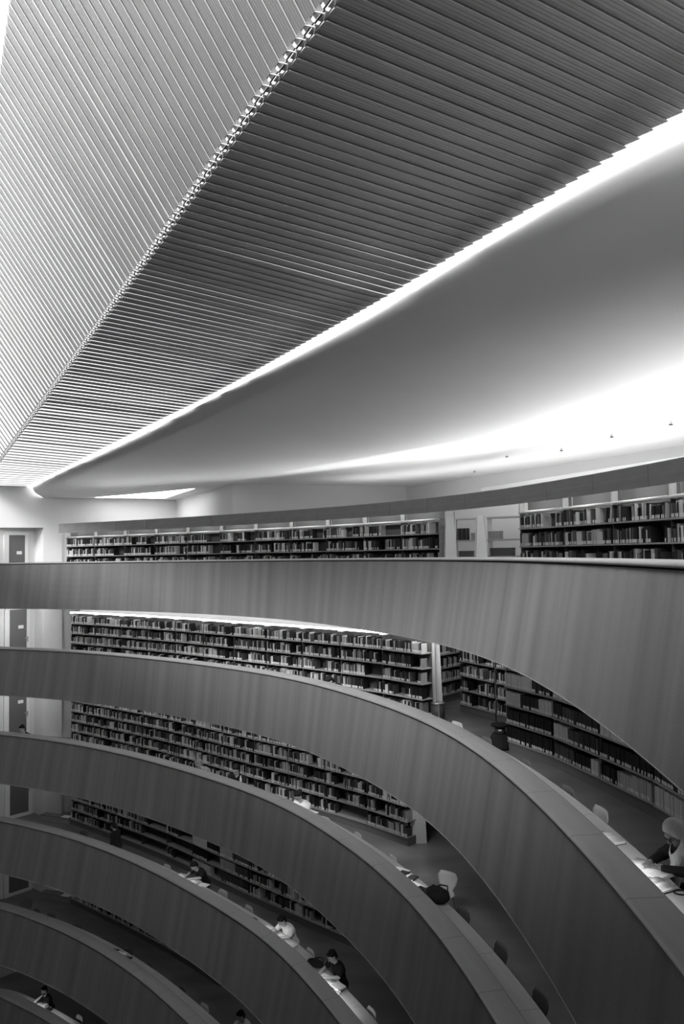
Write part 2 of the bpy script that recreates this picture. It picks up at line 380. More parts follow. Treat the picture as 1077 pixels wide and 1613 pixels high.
# ------------------------------------------------------------------ bookcase lines
LEFT = resample(catmull([(-9.85, 28.72), (-8.5, 27.65), (-7.27, 26.64), (-5.98, 25.55), (-4.79, 24.45), (-3.94, 23.6), (-2.55, 22.25), (-1.2, 21.0), (0, 19.85), (0.65, 19.2), (1.35, 18.39)]), 0.02)
RIGHT = resample(catmull([(3.14, 15.9), (3.69, 14.68), (4.09, 13.24), (4.43, 11.87), (4.6, 10.4), (4.65, 8.9), (4.55, 7.4)]), 0.02)
def split(P, n):
    idx = [int(round(i * (len(P) - 1) / n)) for i in range(n + 1)]; return [tuple(P[i]) for i in idx]
def left_curve(k):
    f = np.linspace(0, 1, len(LEFT)); T, N = normals(LEFT); sh = {1: 0.34, 2: 0.0, 3: -0.2, 4: -0.24}[k]
    P = LEFT + N * (sh * np.minimum(1, f * 1.5))[:, None]
    if k == 1: P = np.vstack([P, P[-1] + np.array([0.16, -0.26])])
    return resample(P, 0.02)
LBK = {k: split(left_curve(k), 11) for k in (1, 2, 3, 4)}
LB_PTS = LBK[2]
RB_PTS = split(RIGHT, 6)
FJ = [(92.4, 825.2), (138, 823.7), (183.5, 821), (231.7, 818.3), (283.4, 815.2), (336.3, 811.8), (391, 808.5), (447.5, 804.4), (504.5, 800.5), (563, 796.2),
      (621, 791.2), (684.5, 784.4), (741.5, 778.6), (799.9, 771.2), (872.6, 759.3), (943, 746.9), (1019.9, 730.9)]
ZF = 1.22
FP = np.array([tuple(at(x, y, ZF).xy) for x, y in FJ])
for _ in range(6): FP[1:-1] = (FP[:-2] + 2 * FP[1:-1] + FP[2:]) / 4
ext = FP[-1] + (FP[-1] - FP[-2]) + np.array([-0.06, 0]); ext2 = ext + (ext - FP[-1]) + np.array([-0.12, 0])
FP = np.vstack([FP, ext, ext2])
_, FN = normals(FP)

BOOKS = MB()            # the distant mass of books
NEAR = []               # single books: (dist, data)
BK = [M['book%d' % i] for i in range(7)] + [M['tag']]
def book_faces(mb, o, X, Y, w, d, h, tone, lab, lean=0.0):
    Z = Vector((0, 0, 1)); Xl = X
    if lean: Z = (Z * math.cos(lean) + X * math.sin(lean)); Xl = (X * math.cos(lean) - Vector((0, 0, 1)) * math.sin(lean))
    a = o; b = o + Xl * w
    p = [a, b, b + Z * h, a + Z * h, a + Y * d, b + Y * d, b + Y * d + Z * h, a + Y * d + Z * h]
    i = len(mb.v); mb.v += [tuple(q) for q in p]
    for f in ((0, 1, 2, 3), (1, 5, 6, 2), (4, 0, 3, 7), (3, 2, 6, 7)):
        mb.f.append(tuple(i + j for j in f)); mb.m.append(tone); mb.uv.append(None); mb.smooth.append(False)
    if lab:
        e = -Y * 0.002; l0, l1 = 0.008, lab
        q = [a + Xl * w * .06 + Z * l0 + e, b - Xl * w * .06 + Z * l0 + e, b - Xl * w * .06 + Z * l1 + e, a + Xl * w * .06 + Z * l1 + e]
        mb.quad_pts(q, 7)
def row_books(A, X, Y, length, z, hmax, style, level, info, fill=1.0):
    """books on one shelf; A front corner of the clear space, X along, Y to the back"""
    rnd = random.Random(hash((level, info['bay'], info['row'], info['run'])) & 0xffff if False else (level * 7919 + info['bay'] * 131 + info['row'] * 17 + (5 if info['run'] == 'R' else 0)))
    x = 0.012; n = 0; setleft = 0; tone = 2; W = 0.04; Hh = 0.24; end = length * fill - 0.01
    gapdone = False
    while x < end:
        if setleft <= 0:
            if style == 'sets': setleft = rnd.randint(7, 22); tone = rnd.choice([0, 0, 1, 1, 2, 5, 6]); W = rnd.uniform(0.035, 0.06); Hh = rnd.uniform(0.23, 0.28)
            else: setleft = rnd.choice([1, 1, 1, 1, 2, 2, 3]); tone = rnd.choice([0, 0, 0, 0, 1, 1, 2, 2, 3, 4, 5, 5, 6, 6]); W = rnd.uniform(0.016, 0.042); Hh = rnd.uniform(0.19, 0.265)
            if rnd.random() < 0.06 and not gapdone and style != 'sets' and x > 0.3:
                x += rnd.uniform(0.1, 0.4); gapdone = True
                if x > end - 0.05: break
        w = W * rnd.uniform(0.9, 1.1); h = min(hmax, Hh * rnd.uniform(0.97, 1.03)); d = rnd.uniform(0.15, 0.2)
        if x + w > end: break
        lab = 0.062 if rnd.random() < 0.85 else 0
        lean = rnd.uniform(0.05, 0.16) if (gapdone and rnd.random() < 0.12) else 0.0
        setb = rnd.uniform(0.012, 0.03)
        o = Vector((A[0], A[1], z)) + X * x + Y * setb
        NEAR.append(((o.length if info['vis'] else 999), dict(o=o, X=X, Y=Y, w=w - 0.002, d=d, h=h, tone=tone, lab=lab, lean=lean, n=n, **info)))
        x += w + (0.02 if lean else 0.0); setleft -= 1; n += 1

RUNNAME = {('L', 0): 'left of the opening', ('R', 0): 'right of the opening', ('L', 1): 'left of the white column', ('R', 1): 'right of the white column',
           ('L', 2): 'on the third gallery', ('L', 3): 'on the fourth gallery', ('L', 4): 'on the fifth gallery', ('M', 1): 'in the aisle behind the column'}
ROWZ = [0.2, 0.55, 0.90, 1.25, 1.60]
def bookcase(A, B, k, bay, run, rows=(0, 1, 2, 3, 4), label='', style='mixed', left_end=False, right_end=False, fills=None, depth=0.34, visrows=(), wood='shelf', top=None):
    A = Vector((A[0], A[1], 0)); B = Vector((B[0], B[1], 0)); X = (B - A); length = X.length; X.normalize(); Y = Vector((-X.y, X.x, 0))
    z0 = FL(k); t = tag(empty('bookcase', (A.x, A.y, z0), math.atan2(X.y, X.x)), label, 'bookcase', 'bookcases of the %s' % GAL[k])
    c = t; hh = top or 1.93
    def part(name, fn, m):
        mb = MB(); fn(mb); return mb.build(name, m, c)
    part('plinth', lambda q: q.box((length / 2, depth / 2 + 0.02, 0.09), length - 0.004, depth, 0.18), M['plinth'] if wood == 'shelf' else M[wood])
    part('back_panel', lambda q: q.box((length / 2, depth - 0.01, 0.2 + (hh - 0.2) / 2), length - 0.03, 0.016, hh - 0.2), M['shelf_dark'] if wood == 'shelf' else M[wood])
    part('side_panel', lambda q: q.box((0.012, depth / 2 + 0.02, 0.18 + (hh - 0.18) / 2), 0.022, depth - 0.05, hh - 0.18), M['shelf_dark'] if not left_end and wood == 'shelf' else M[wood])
    if right_end: part('side_panel', lambda q: q.box((length - 0.012, depth / 2 + 0.02, 0.18 + (hh - 0.18) / 2), 0.022, depth - 0.05, hh - 0.18), M[wood])
    for r in rows:
        part('shelf', lambda q: q.box((length / 2 + 0.01, depth / 2 - 0.005, ROWZ[r] - 0.0125), length - 0.03, depth, 0.025), M[wood])
    if style == 'empty': return t
    for r in rows:
        f = (fills or {}).get(r, 1.0)
        if f <= 0: continue
        row_books(A + X * 0.026, X, Y, length - 0.03, z0 + ROWZ[r], 0.29, style, k, dict(level=k, bay=bay, row=r, run=run, vis=r in visrows), f)
    return t

COLNAME = 'tapered white column'
# topmost gallery: bays follow the fascia joints
def fbay(i, off=0.30): return tuple(FP[i] + FN[i] * off)
for i in range(11):
    f = {4: random.choice([1, 1, .8]), 3: random.choice([1, .7, 1])}
    bookcase(fbay(i), fbay(i + 1), 0, i, 'L', label='bookcase of mixed books on the topmost gallery, %s from the end wall' % ordn(i), left_end=i == 0, right_end=i == 10, fills=f, visrows=(3, 4))
for i in range(13, 18):
    bookcase(fbay(i), fbay(i + 1), 0, i, 'R', label='bookcase of mixed books on the topmost gallery, %s after the gap beside the white column' % ordn(i - 13), left_end=i == 13, visrows=(2, 3, 4) if i < 16 else ())
for k, n in ((1, 11), (2, 11), (3, 11), (4, 6)):
    for i in range(n):
        f = {}
        if k == 3 and i in (3, 4): f = {0: 0.0 if i == 3 else 0.3, 1: 0.0, 2: 0.5}
        if k == 3 and i == 2: f = {0: 0.1}
        if k == 3 and i == 5: f = {0: 0.7, 1: 0.6}
        if k == 2 and i == 9: f = {0: 0.25}
        if k == 1 and i == 9: f = {2: 0.8}
        st_ = 'sets' if (k == 3 and i in (5, 6)) or (k == 2 and False) else 'mixed'
        bookcase(LBK[k][i], LBK[k][i + 1], k, i, 'L', label='bookcase of %s books on the %s, %s from the end wall' % ('mixed' if st_ == 'mixed' else 'matching', GAL[k], ordn(i)),
                 left_end=i == 0, fills=f, style=st_, visrows=(0, 1, 2, 3, 4) if (k == 1 and i >= 9) else ())
for i in range(5):
    bookcase(RB_PTS[i], RB_PTS[i + 1], 1, i, 'R', label='bookcase of matching bound volumes on the second gallery, %s beyond the aisle opening' % ordn(i), left_end=i == 0, style='sets',
             visrows=(0, 1, 2, 3) if i == 0 else (0, 1, 2) if i < 3 else (0, 1) if i == 3 else ())
# cross aisle bookcases on the second gallery
bookcase((2.80, 19.75), (3.43, 18.50), 1, 0, 'M', label='bookcase facing the aisle opening on the second gallery, nearer the matching volumes', left_end=True, right_end=True, visrows=(0, 1, 2, 3))
bookcase((3.45, 18.46), (4.06, 17.25), 1, 1, 'M', label='bookcase half hidden behind the matching volumes in the second gallery aisle', right_end=True, visrows=(0, 1, 2, 3))
bookcase((2.35, 20.6), (3.25, 21.6), 1, 2, 'M', label='dim bookcase turned sideways behind the white column of the second gallery', left_end=True, right_end=True, visrows=(0, 1, 2, 3))

# single books: the nearest in view; the rest one mass
NEAR.sort(key=lambda t: t[0])
TONE = ['black', 'black', 'dark', 'grey', 'mid-grey', 'pale', 'white']
ROWN = {0: 'bottom', 1: 'second-lowest', 2: 'middle', 3: 'fourth', 4: 'top'}
for i, (dist, b) in enumerate(NEAR):
    if i < 300 and dist < 900:
        mb = MB(); book_faces(mb, Vector((0, 0, 0)), Vector((1, 0, 0)), Vector((0, 1, 0)), b['w'], b['d'], b['h'], b['tone'], b['lab'], b['lean'])
        o = mb.build('book', BK); o.location = b['o']; o.rotation_euler = (0, 0, math.atan2(b['X'].y, b['X'].x))
        where = {('R', 1): '%s bookcase beyond the second-gallery aisle' % ordn(b['bay']), ('R', 0): '%s topmost bookcase after the gap' % ordn(b['bay'] - 13),
                 ('L', 0): '%s topmost bookcase from the wall' % ordn(b['bay']), ('L', 1): 'second-gallery bookcase %s' % ('beside the column' if b['bay'] == 10 else 'next but one to the column'),
                 ('M', 1): ['aisle bookcase', 'half hidden aisle bookcase', 'sideways aisle bookcase'][min(b['bay'], 2)] + ' on second gallery'}[(b['run'], b['level'])]
        tag(o, '%s%s book, %s along the %s shelf, %s' % (TONE[b['tone']], ' labelled' if b['lab'] else '', ordn(b['n']), ROWN[b['row']], where), 'book',
            'single books on the nearer shelves')
    else:
        book_faces(BOOKS, b['o'], b['X'], b['Y'], b['w'], b['d'], b['h'], b['tone'], b['lab'], b['lean'])
o = BOOKS.build('distant_books', BK); o['kind'] = 'stuff'; o['label'] = 'packed rows of books on the farther shelves of every gallery'; o['category'] = 'books'

# low bench left of the bookcases, beside the door recess
for k in (1, 2, 3, 4):
    A = Vector((CORNER[0] + 0.04, CORNER[1] - 0.36, 0)); B = Vector((LB_PTS[0][0], LB_PTS[0][1], 0)); X = (B - A); L_ = X.length; X.normalize()
    t = tag(empty('bench', (A.x, A.y, FL(k)), math.atan2(X.y, X.x)), 'low wooden bench between door recess and bookcases on the %s' % GAL[k], 'bench', 'low benches by the end wall')
    mb = MB(); mb.box((L_ / 2, 0.14, 0.085), L_, 0.28, 0.17); mb.build('base', M['shelf'], t)
    mb = MB(); mb.box((L_ / 2, 0.14, 0.18), L_, 0.3, 0.02); mb.build('top', M['desk'], t)
    if k >= 3:
        mb = MB(); mb.box((L_ - 0.28, 0.14, 0.008), 0.36, 0.24, 0.012); mb.box((L_ - 0.3, 0.14, 0.017), 0.28, 0.2, 0.006, 0.15)
        o = mb.build('paper_stack', M['paper']); o.location = (A.x, A.y, FL(k) + 0.184); o.rotation_euler = (0, 0, math.atan2(X.y, X.x))
        tag(o, 'flat stack of white papers on the low bench of the %s' % GAL[k], 'papers')

for k in (1, 2, 3, 4):
    P = resample(np.array(LBK[k]), 0.7); T, N = normals(P); Q = P + N * 0.42; mb = MB()
    for a, b in zip(Q[:-1], Q[1:]): mb.quad_pts([(a[0], a[1], FL(k)), (b[0], b[1], FL(k)), (b[0], b[1], FL(k) + 2.36), (a[0], a[1], FL(k) + 2.36)])
    struct(mb.build('wall_shelves', M['wall']))
# fill lights added under each gallery, without fixtures, to brighten bookcases and floors
def gallery_fills(P, k, off, watts, step=1.6):
    P = resample(np.array(P), step); T, N = normals(P); Q = P - N * off
    for i in range(len(Q) - 1):
        c = (Q[i] + Q[i + 1]) / 2; n = N[i]; t_ = T[i]
        area_light('gallery_fill', (c[0], c[1], FL(k) + 2.33), (n[0] * 0.45, n[1] * 0.45, -1), 1.2, 0.12, watts, up=(t_[0], t_[1], 0))
for k, wl in ((1, 5.5), (2, 4.0), (3, 1.6), (4, 1.2)): gallery_fills(LBK[k], k, 0.85, wl)
gallery_fills(RB_PTS, 1, 0.85, 2.4); gallery_fills(RB_PTS, 2, 1.2, 3.0)
gallery_fills(RB_PTS[:4], 3, 2.0, 1.2)
gallery_fills(LBK[4], 5, 1.2, 0.5)
for k, wl in ((0, 0.0), (1, 40), (2, 24), (3, 8), (4, 5), (5, 3)):  # added fill for the end wall and doors
    if wl: area_light('gallery_fill', (-11.3, 28.4, FL(k) + 2.33), (-0.1, 0.5, -1), 1.6, 0.3, wl, up=(0.9, 0.45, 0))
area_light('gallery_fill', (3.0, 20.4, FL(1) + 2.33), (0, 0, -1), 1.2, 0.3, 8)  # added fill for the aisle bookcases

# fascia over the topmost bookcases
for i in range(len(FP) - 1):
    a, b = Vector((*FP[i], 0)), Vector((*FP[i + 1], 0)); X = (b - a); L_ = X.length; X.normalize()
    t = tag(empty('fascia_panel', (a.x, a.y, ZF - 0.327), math.atan2(X.y, X.x)), 'plain wooden fascia panel above the topmost bookcases, %s from the end wall' % ordn(i), 'panel', 'fascia panels over the topmost bookcases')
    mb = MB(); mb.box((L_ / 2, 0.012, 0.1635), L_ - 0.012, 0.024, 0.327); mb.build('board', M['fascia'], t)
    mb = MB(); mb.box((L_ / 2, 0.33, 0.315), L_ - 0.004, 0.60, 0.024); mb.build('top_board', M['white'], t)
    if i in (11, 12): continue
    mb = MB(); mb.box((L_ / 2 + 0.03, 0.52, 0.05), L_ - 0.01, 0.02, 0.50); mb.build('back_board', M['back_board'], t)
    mb = MB(); mb.box((0.04, 0.36, 0.02), 0.045, 0.10, 0.40); mb.build('post', M['white'], t)
    mb = MB(); mb.tube([(0.0, 0.33, -0.15), (L_ + 0.02, 0.33, -0.15)], 0.03, 10); mb.build('light_rail', M['white'], t)
    c = a + X * (L_ / 2) + Vector((-X.y, X.x, 0)) * 0.10
    area_light('shelf_lamp', (c.x, c.y, ZF - 0.10), (-X.y * 0.5, X.x * 0.5, -1), 0.9, 0.05, 3.6, up=X)

# bright light strips over the lower bookcases
for k, n0, n1, m in ((1, 0, 11, 'strip'), (2, 0, 11, 'strip_dim'), (3, 0, 11, 'strip_dim')):
    P = resample(np.array(LBK[k]), 0.25); mb = MB()
    t = tag(empty('light_strip'), ['', 'bright white light strip running along the top of second gallery bookcases', 'dim white light strip above the third gallery bookcases, mostly hidden', 'dim white light strip above the fourth gallery bookcases, mostly hidden'][k], 'light')
    mb.sweep(P, [(0.0, 1.965), (0.0, 2.01), (0.08, 2.01), (0.08, 1.965)], z0=FL(k), smooth=False); mb.build('tube', M[m], t)
    for p, q in zip(LBK[k][:-1], LBK[k][1:]):
        X = Vector((q[0] - p[0], q[1] - p[1], 0)).normalized(); Y = Vector((-X.y, X.x, 0)); c = Vector((p[0], p[1], FL(k) + 1.95)) + Y * 0.09
        mb = MB(); mb.box(c, 0.12, 0.14, 0.05, math.atan2(X.y, X.x)); mb.box(c + Vector((0, 0, 0.03)) + Y * 0.12, 0.05, 0.3, 0.03, math.atan2(X.y, X.x)); mb.build('bracket', M['white'], t)

# ------------------------------------------------------------------ tapered columns
def column(name, c, z0, z1, w0, w1, rz, label, d=0.34):
    t = tag(empty(name, (c[0], c[1], z0), rz), label, 'column')
    h = z1 - z0; mb = MB()
    def pr(w, dd, z): return [(-w / 2, -dd / 2, z), (w / 2, -dd / 2, z), (w / 2, dd / 2, z), (-w / 2, dd / 2, z)]
    a, b = pr(w0, d, 0), pr(w1, d * 0.75, h)
    for i in range(4): j = (i + 1) % 4; mb.quad_pts([a[i], a[j], b[j], b[i]])
    mb.quad_pts(a[::-1]); mb.quad_pts(b); mb.build('shaft', M['white'], t)
    mb = MB(); mb.box((w1 / 2 + 0.035, d / 2 - 0.02, h / 2), 0.05, 0.05, h); mb.build('edge_rail', M['chrome'], t)
    return t
pA = FP[11]; pAn = FN[11]; ang = math.atan2(FP[12][1] - FP[11][1], FP[12][0] - FP[11][0])
c1 = at(709, 880, -0.14)
dirA = Vector((bearing(708), 1, 0)); base = Vector((pA[0] + pAn[0] * 0.34, pA[1] + pAn[1] * 0.34, 0)); cy = base.y * 1.0
column('column', (bearing(709) * (cy - 0.1), cy - 0.1), FL(0), ZF - 0.31, 0.36, 0.16, 0.0, 'tapered white column at the end of bookcases on the topmost gallery')
column('column', (bearing(757) * (cy + 1.2), cy + 1.2), FL(0), ZF - 0.36, 0.40, 0.14, 0.0, 'slim tapered white column standing in the topmost gallery gap')
column('column', (bearing(684, 1080) * 19.05, 19.05), FL(1), FL(1) + 2.36, 0.36, 0.22, 0.0, 'tapered white column beside the waste bin on the second gallery')
column('column', (bearing(658, 1320) * 18.75, 18.75), FL(2), FL(2) + 2.36, 0.38, 0.22, 0.0, 'tapered white column at the bookcase end on the third gallery')

# white shelving seen through the topmost gap
def white_unit(x0, x1, y0, y1, label, boxes):
    A = Vector((bearing(x0) * y0, y0, 0)); B = Vector((bearing(x1) * y1, y1, 0)); X = B - A; L_ = X.length; X.normalize()
    t = tag(empty('white_bookcase', (A.x, A.y, FL(0)), math.atan2(X.y, X.x)), label, 'bookcase')
    for xx in (0.02, L_ - 0.02):
        mb = MB(); mb.box((xx, 0.16, 1.02), 0.05, 0.32, 2.04); mb.build('side_panel', M['white'], t)
    for z in (0.2, 0.62, 1.04, 1.46, 2.02):
        mb = MB(); mb.box((L_ / 2, 0.16, z - 0.02), L_ - 0.06, 0.34, 0.04); mb.build('shelf', M['shelf'], t)
    return t, A, X, L_
t, A, X, L_ = white_unit(716, 756, 20.2, 20.0, 'bright white shelving left of the slim column, seen through the topmost gap', 0)
Y = Vector((-X.y, X.x, 0))
for j in range(8):
    mb = MB(); mb.box((0.016, 0.1, 0.15), 0.032, 0.2, 0.29 + 0.01 * (j % 2)); o = mb.build('binder', M['book%d' % (0 if j % 3 else 2)])
    p = A + X * (0.07 + j * 0.036) + Y * 0.05; o.location = (p.x, p.y, FL(0) + 1.46); o.rotation_euler = (0, 0, math.atan2(X.y, X.x))
    tag(o, 'dark upright binder on white shelving left of slim column, %s along' % ordn(j), 'binder', 'dark binders in the topmost gap')
t2, A2, X2, L2 = white_unit(766, 822, 19.9, 19.4, 'bright white shelving right of the slim column, seen through the topmost gap', 0)
for j, (xx, z, w, h, m, lab) in enumerate([(0.06, 1.46, 0.28, 0.2, 'book4', 'grey storage box on the upper white shelf right of slim column'), (0.10, 1.04, 0.55, 0.2, 'book2', 'long dark storage box on the middle white shelf right of slim column'),
                                  (0.08, 0.62, 0.5, 0.3, 'book2', 'dark row of files on the lower white shelf right of slim column')]):
    Y2 = Vector((-X2.y, X2.x, 0)); p = A2 + X2 * xx + Y2 * 0.05
    mb = MB(); mb.box((w / 2, 0.12, h / 2), w, 0.24, h); mb.box((w / 2, 0.12, h - 0.02), w + 0.012, 0.252, 0.05); o = mb.build('storage_box', M[m]); o.location = (p.x, p.y, FL(0) + z); o.rotation_euler = (0, 0, math.atan2(X2.y, X2.x)); tag(o, lab, 'box')
for j, (xx, z, w, h, m, lab) in enumerate([(0.42, 1.46, 0.2, 0.17, 'book4', 'small grey storage box beside dark binders on white shelving'), (0.1, 1.04, 0.35, 0.14, 'book2', 'flat dark storage box below the binders on white shelving'), (0.08, 0.62, 0.42, 0.3, 'book1', 'dark files low on white shelving under the binders')]):
    p = A + X * xx + Y * 0.05
    mb = MB(); mb.box((w / 2, 0.12, h / 2), w, 0.24, h); mb.box((w / 2, 0.12, h - 0.02), w + 0.012, 0.252, 0.05); o = mb.build('storage_box', M[m]); o.location = (p.x, p.y, FL(0) + z); o.rotation_euler = (0, 0, math.atan2(X.y, X.x)); tag(o, lab, 'box')

# ------------------------------------------------------------------ doors in the end wall
def hit_door(x):
    m_ = bearing(x)
    u = (m_ * D0[1] - D0[0]) / (DDIR.x - m_ * DDIR.y); return u
dn = Vector((DDIR.y, -DDIR.x, 0)); dn = dn if dn.y < 0 else -dn      # towards the hall
for k, (xa, xb) in enumerate([(13, 38.5), (14.5, 41.5), (14, 41.5), (16, 45.3), (15, 45.8)]):
    ua, ub = hit_door(xa), hit_door(xb); w = abs(ua - ub)
    p = Vector((D0[0], D0[1], FL(k))) + DDIR * max(ua, ub) + dn * 0.03
    t = empty('door_%d' % (k + 1), p, math.atan2(-DDIR.y, -DDIR.x)); struct(t)
    mb = MB(); hh = 2.08
    mb.box((-0.09, 0, hh / 2), 0.18, 0.06, hh); mb.box((w + 0.06, 0, hh / 2), 0.12, 0.06, hh); mb.box((w / 2, 0, hh + 0.05), w + 0.3, 0.06, 0.1); mb.box((w / 2, 0, 0.06), w, 0.05, 0.12); mb.build('door_frame', M['white'], t)
    mb = MB(); mb.box((w / 2, 0.0, hh / 2 + 0.05), w, 0.02, hh - 0.14); mb.build('door_pane', M['glass'], t)
    mb = MB(); mb.tube([(w + 0.02, -0.03, 1.0), (w + 0.02, -0.09, 1.0), (w - 0.12, -0.09, 1.0)], 0.012, 6); mb.box((w + 0.03, -0.035, 0.95), 0.03, 0.012, 0.2); mb.build('door_handle', M['chrome'], t)
    if k < 3:
        mb = MB(); mb.box((w - 0.22, -0.014, 1.42 - 0.0), 0.2, 0.004, 0.12); mb.build('door_notice', M['paper'], t)

# ------------------------------------------------------------------ ceiling over the topmost gallery
TAB = [(-3, 4.7, 3.7, -.19), (0, 4.65, 3.7, -.19), (3, 4.6, 3.68, -.19), (5.5, 4.5, 3.67, -.19), (6.19, 4.47, 3.67, -.19), (7.0, 4.42, 3.71, -.19), (7.85, 4.36, 3.70, -.19), (9.0, 4.26, 3.60, -.22), (10.2, 4.16, 3.45, -.28), (11.5, 4.06, 3.36, -.27), (13.7, 3.89, 3.25, -.22),
       (15, 3.79, 3.17, -.19), (16.6, 3.67, 3.02, -.16), (18.5, 3.52, 2.74, -.14), (20, 3.41, 2.54, -.13), (22, 3.27, 2.29, -.12), (24.4, 3.09, 1.99, -.10), (26, 2.96, 1.78, -.06), (27.5, 2.83, 1.59, -.03), (28.85, 2.72, 1.41, 0.0), (30, 2.64, 1.3, 0.0)]
TA = np.array(TAB)
def ridge(Yv):
    z = np.interp(Yv, TA[:, 0], TA[:, 1]); return Vector((3.5769 - 0.57735 * Yv, Yv, z))
def wr(Yv): return float(np.interp(Yv, TA[:, 0], TA[:, 2])), float(np.interp(Yv, TA[:, 0], TA[:, 3]))
def louvre_end(Yv):
    w, dz = wr(Yv); return ridge(Yv) + DX * w + Vector((0, 0, dz))
# soffit edge: on the rays of the photograph, a little below the louvre ends
EDGE = [(52, 767.5), (75, 754), (100, 743.5), (150, 719), (200, 695.5), (250, 672), (325, 633.5), (400, 594), (480, 554.4), (571, 502.4), (620, 475), (700, 426), (780, 377.5), (850, 337), (915.6, 300), (993.7, 248.7), (1077, 195.3)]
E = []
for x, y in EDGE:
    r = ray(x, y); r = r / r.y
    # intersect with the ruled surface 'louvre end height - drop'
    best = None
    for Yv in np.linspace(5.0, 29.5, 800):
        e = louvre_end(Yv); z = e.z - 0.10 + 0.02 * min(1, max(0, (27 - Yv) / 9)); q = r * (z / r.z); s_along = (q - e).dot(AX)
        if best is None or abs(s_along) < best[0]: best = (abs(s_along), q.copy())
    E.append(best[1])
E = [(p.x, p.y, p.z) for p in E]
el_ = Vector(E[-1]); gap_ = 0.5
for yv in (4.2, 2.5, 0.5, -2.0):
    p = louvre_end(yv) + DX * gap_; E.append((p.x, p.y, el_.z + 0.02))
E = np.array(E)
LBP = np.array([(-11.16, 29.62), (-10.3, 29.75), (-9.4, 29.75), (-8.2, 29.1), (-6.6, 28.0), (-4.82, 26.35), (-2.6, 23.4), (-0.8, 20.8), (0.93, 18.4), (2.3, 16.6), (3.5, 14.6), (4.6, 12.0), (5.4, 9.0), (5.9, 5.5), (5.5, 1.0), (3.5, -4), (1, -7.5)])
NS = 90
def arc(P, n):
    L = np.r_[0, np.cumsum(np.linalg.norm(np.diff(P, axis=0), axis=1))]; t = np.linspace(0, L[-1], n); return np.stack([np.interp(t, L, P[:, c]) for c in range(P.shape[1])], 1)
def spl(P, n=8):
    P = [np.array(p, float) for p in P]; P = [2 * P[0] - P[1]] + P + [2 * P[-1] - P[-2]]; o = []
    for i in range(1, len(P) - 2):
        a, b, c, d = P[i - 1:i + 3]
        for t in np.linspace(0, 1, n, endpoint=False): o.append(0.5 * (2 * b + (c - a) * t + (2 * a - 5 * b + 4 * c - d) * t * t + (3 * b - a - 3 * c + d) * t ** 3))
    o.append(P[-2]); return np.array(o)
for _ in range(2): E[1:-1] = (E[:-2] + 2 * E[1:-1] + E[2:]) / 4
Es = arc(spl(E), NS); Ls = arc(spl(LBP), NS)
for _ in range(6): Es[1:-1] = (Es[:-2] + 2 * Es[1:-1] + Es[2:]) / 4
mb = MB(); NU = 22
grid = []
for i in range(NS):
    rowp = []
    wid_ = float(np.linalg.norm(Ls[i] - Es[i][:2])); LIP = min(0.32, wid_ * 0.25)
    us = [LIP / wid_ * (1 - math.cos(q * math.pi / 16)) for q in range(9)]; us = us + [us[-1] + (1 - us[-1]) * (q / 14) for q in range(1, 15)]
    for j, u in enumerate(us):
        p = Es[i][:2] * (1 - u) + Ls[i] * u; hgt = Es[i][2] - ZC
        drop = min(0.18, hgt * 0.4); q = min(1.0, u * wid_ / LIP); z = ZC + (hgt - drop) * ((1 - u) ** 1.12) + drop * (1 - math.sqrt(max(0, 1 - (1 - q) ** 2)))
        rowp.append((p[0], p[1], z))
    grid.append(rowp)
base = len(mb.v)
for rowp in grid: mb.v += rowp
W_ = NU + 1
for i in range(NS - 1):
    for j in range(NU):
        a = i * W_ + j; mb.f.append((a, a + 1, a + W_ + 1, a + W_)); mb.m.append(0); mb.uv.append(None); mb.smooth.append(True)
struct(mb.build('ceiling_soffit', M['plaster']))
# flat part between soffit and walls
mb = MB()
for i in range(NS - 1):
    def outq(p):
        be = math.atan2(p[0] - CEN[0], p[1] - CEN[1]); R = ROUT + 2.0; return (CEN[0] + R * math.sin(be), CEN[1] + R * math.cos(be), ZC)
    p, q = Ls[i], Ls[i + 1]; mb.quad_pts([(p[0], p[1], ZC), outq(p), outq(q), (q[0], q[1], ZC)])
struct(mb.build('ceiling_flat', M['plaster']))
mb = MB(); LW = [(-16.5, 27.5), (-17, 18), (-15, 9), (-11, 1), (-8, -6)]
LIN = [ridge(y) - DX * (float(np.interp(y, TA[:, 0], TA[:, 2])) + 0.35) for y in (29.3, 20, 11, 4, -3)]
for i in range(4):
    p, q, a, b = LIN[i], LIN[i + 1], LW[i], LW[i + 1]
    mb.quad_pts([(p.x, p.y, p.z - 0.2), (a[0], a[1], 2.95), (b[0], b[1], 2.95), (q.x, q.y, q.z - 0.2)])
p, q = LIN[-1], ridge(-3) + DX * 4.0
mb.quad_pts([(p.x, p.y, p.z - 0.2), (LW[-1][0], LW[-1][1], 2.95), (8, -8, 2.95), (q.x, q.y, q.z - 0.2)])
struct(mb.build('ceiling_left', M['plaster']))
# unseen slab added to block sky light falling on the end wall
mb = MB(); mb.box((-10.55, 29.95, 3.02), 1.5, 1.3, 0.08, math.radians(27.3)); struct(mb.build('end_sky_blocker', M['plaster']))
# rooflight by the end wall
WN = [(-9.35, 29.95), (-6.95, 31.02), (-4.95, 26.75), (-6.4, 27.95)]
t = struct(empty('window_1')); mb = MB()
mb.quad_pts([(x, y, ZC - 0.012) for x, y in WN]); mb.build('pane', M['rooflight'], t)
mb = MB()
a, b, c2, d2 = [Vector((*q, ZC - 0.02)) for q in WN]
for f in (0.2, 0.4, 0.6, 0.8):
    p, q = a.lerp(d2, f), b.lerp(c2, f); mb.tube([p, q], 0.012, 6)
mb.build('glazing_bar', M['white'], t)
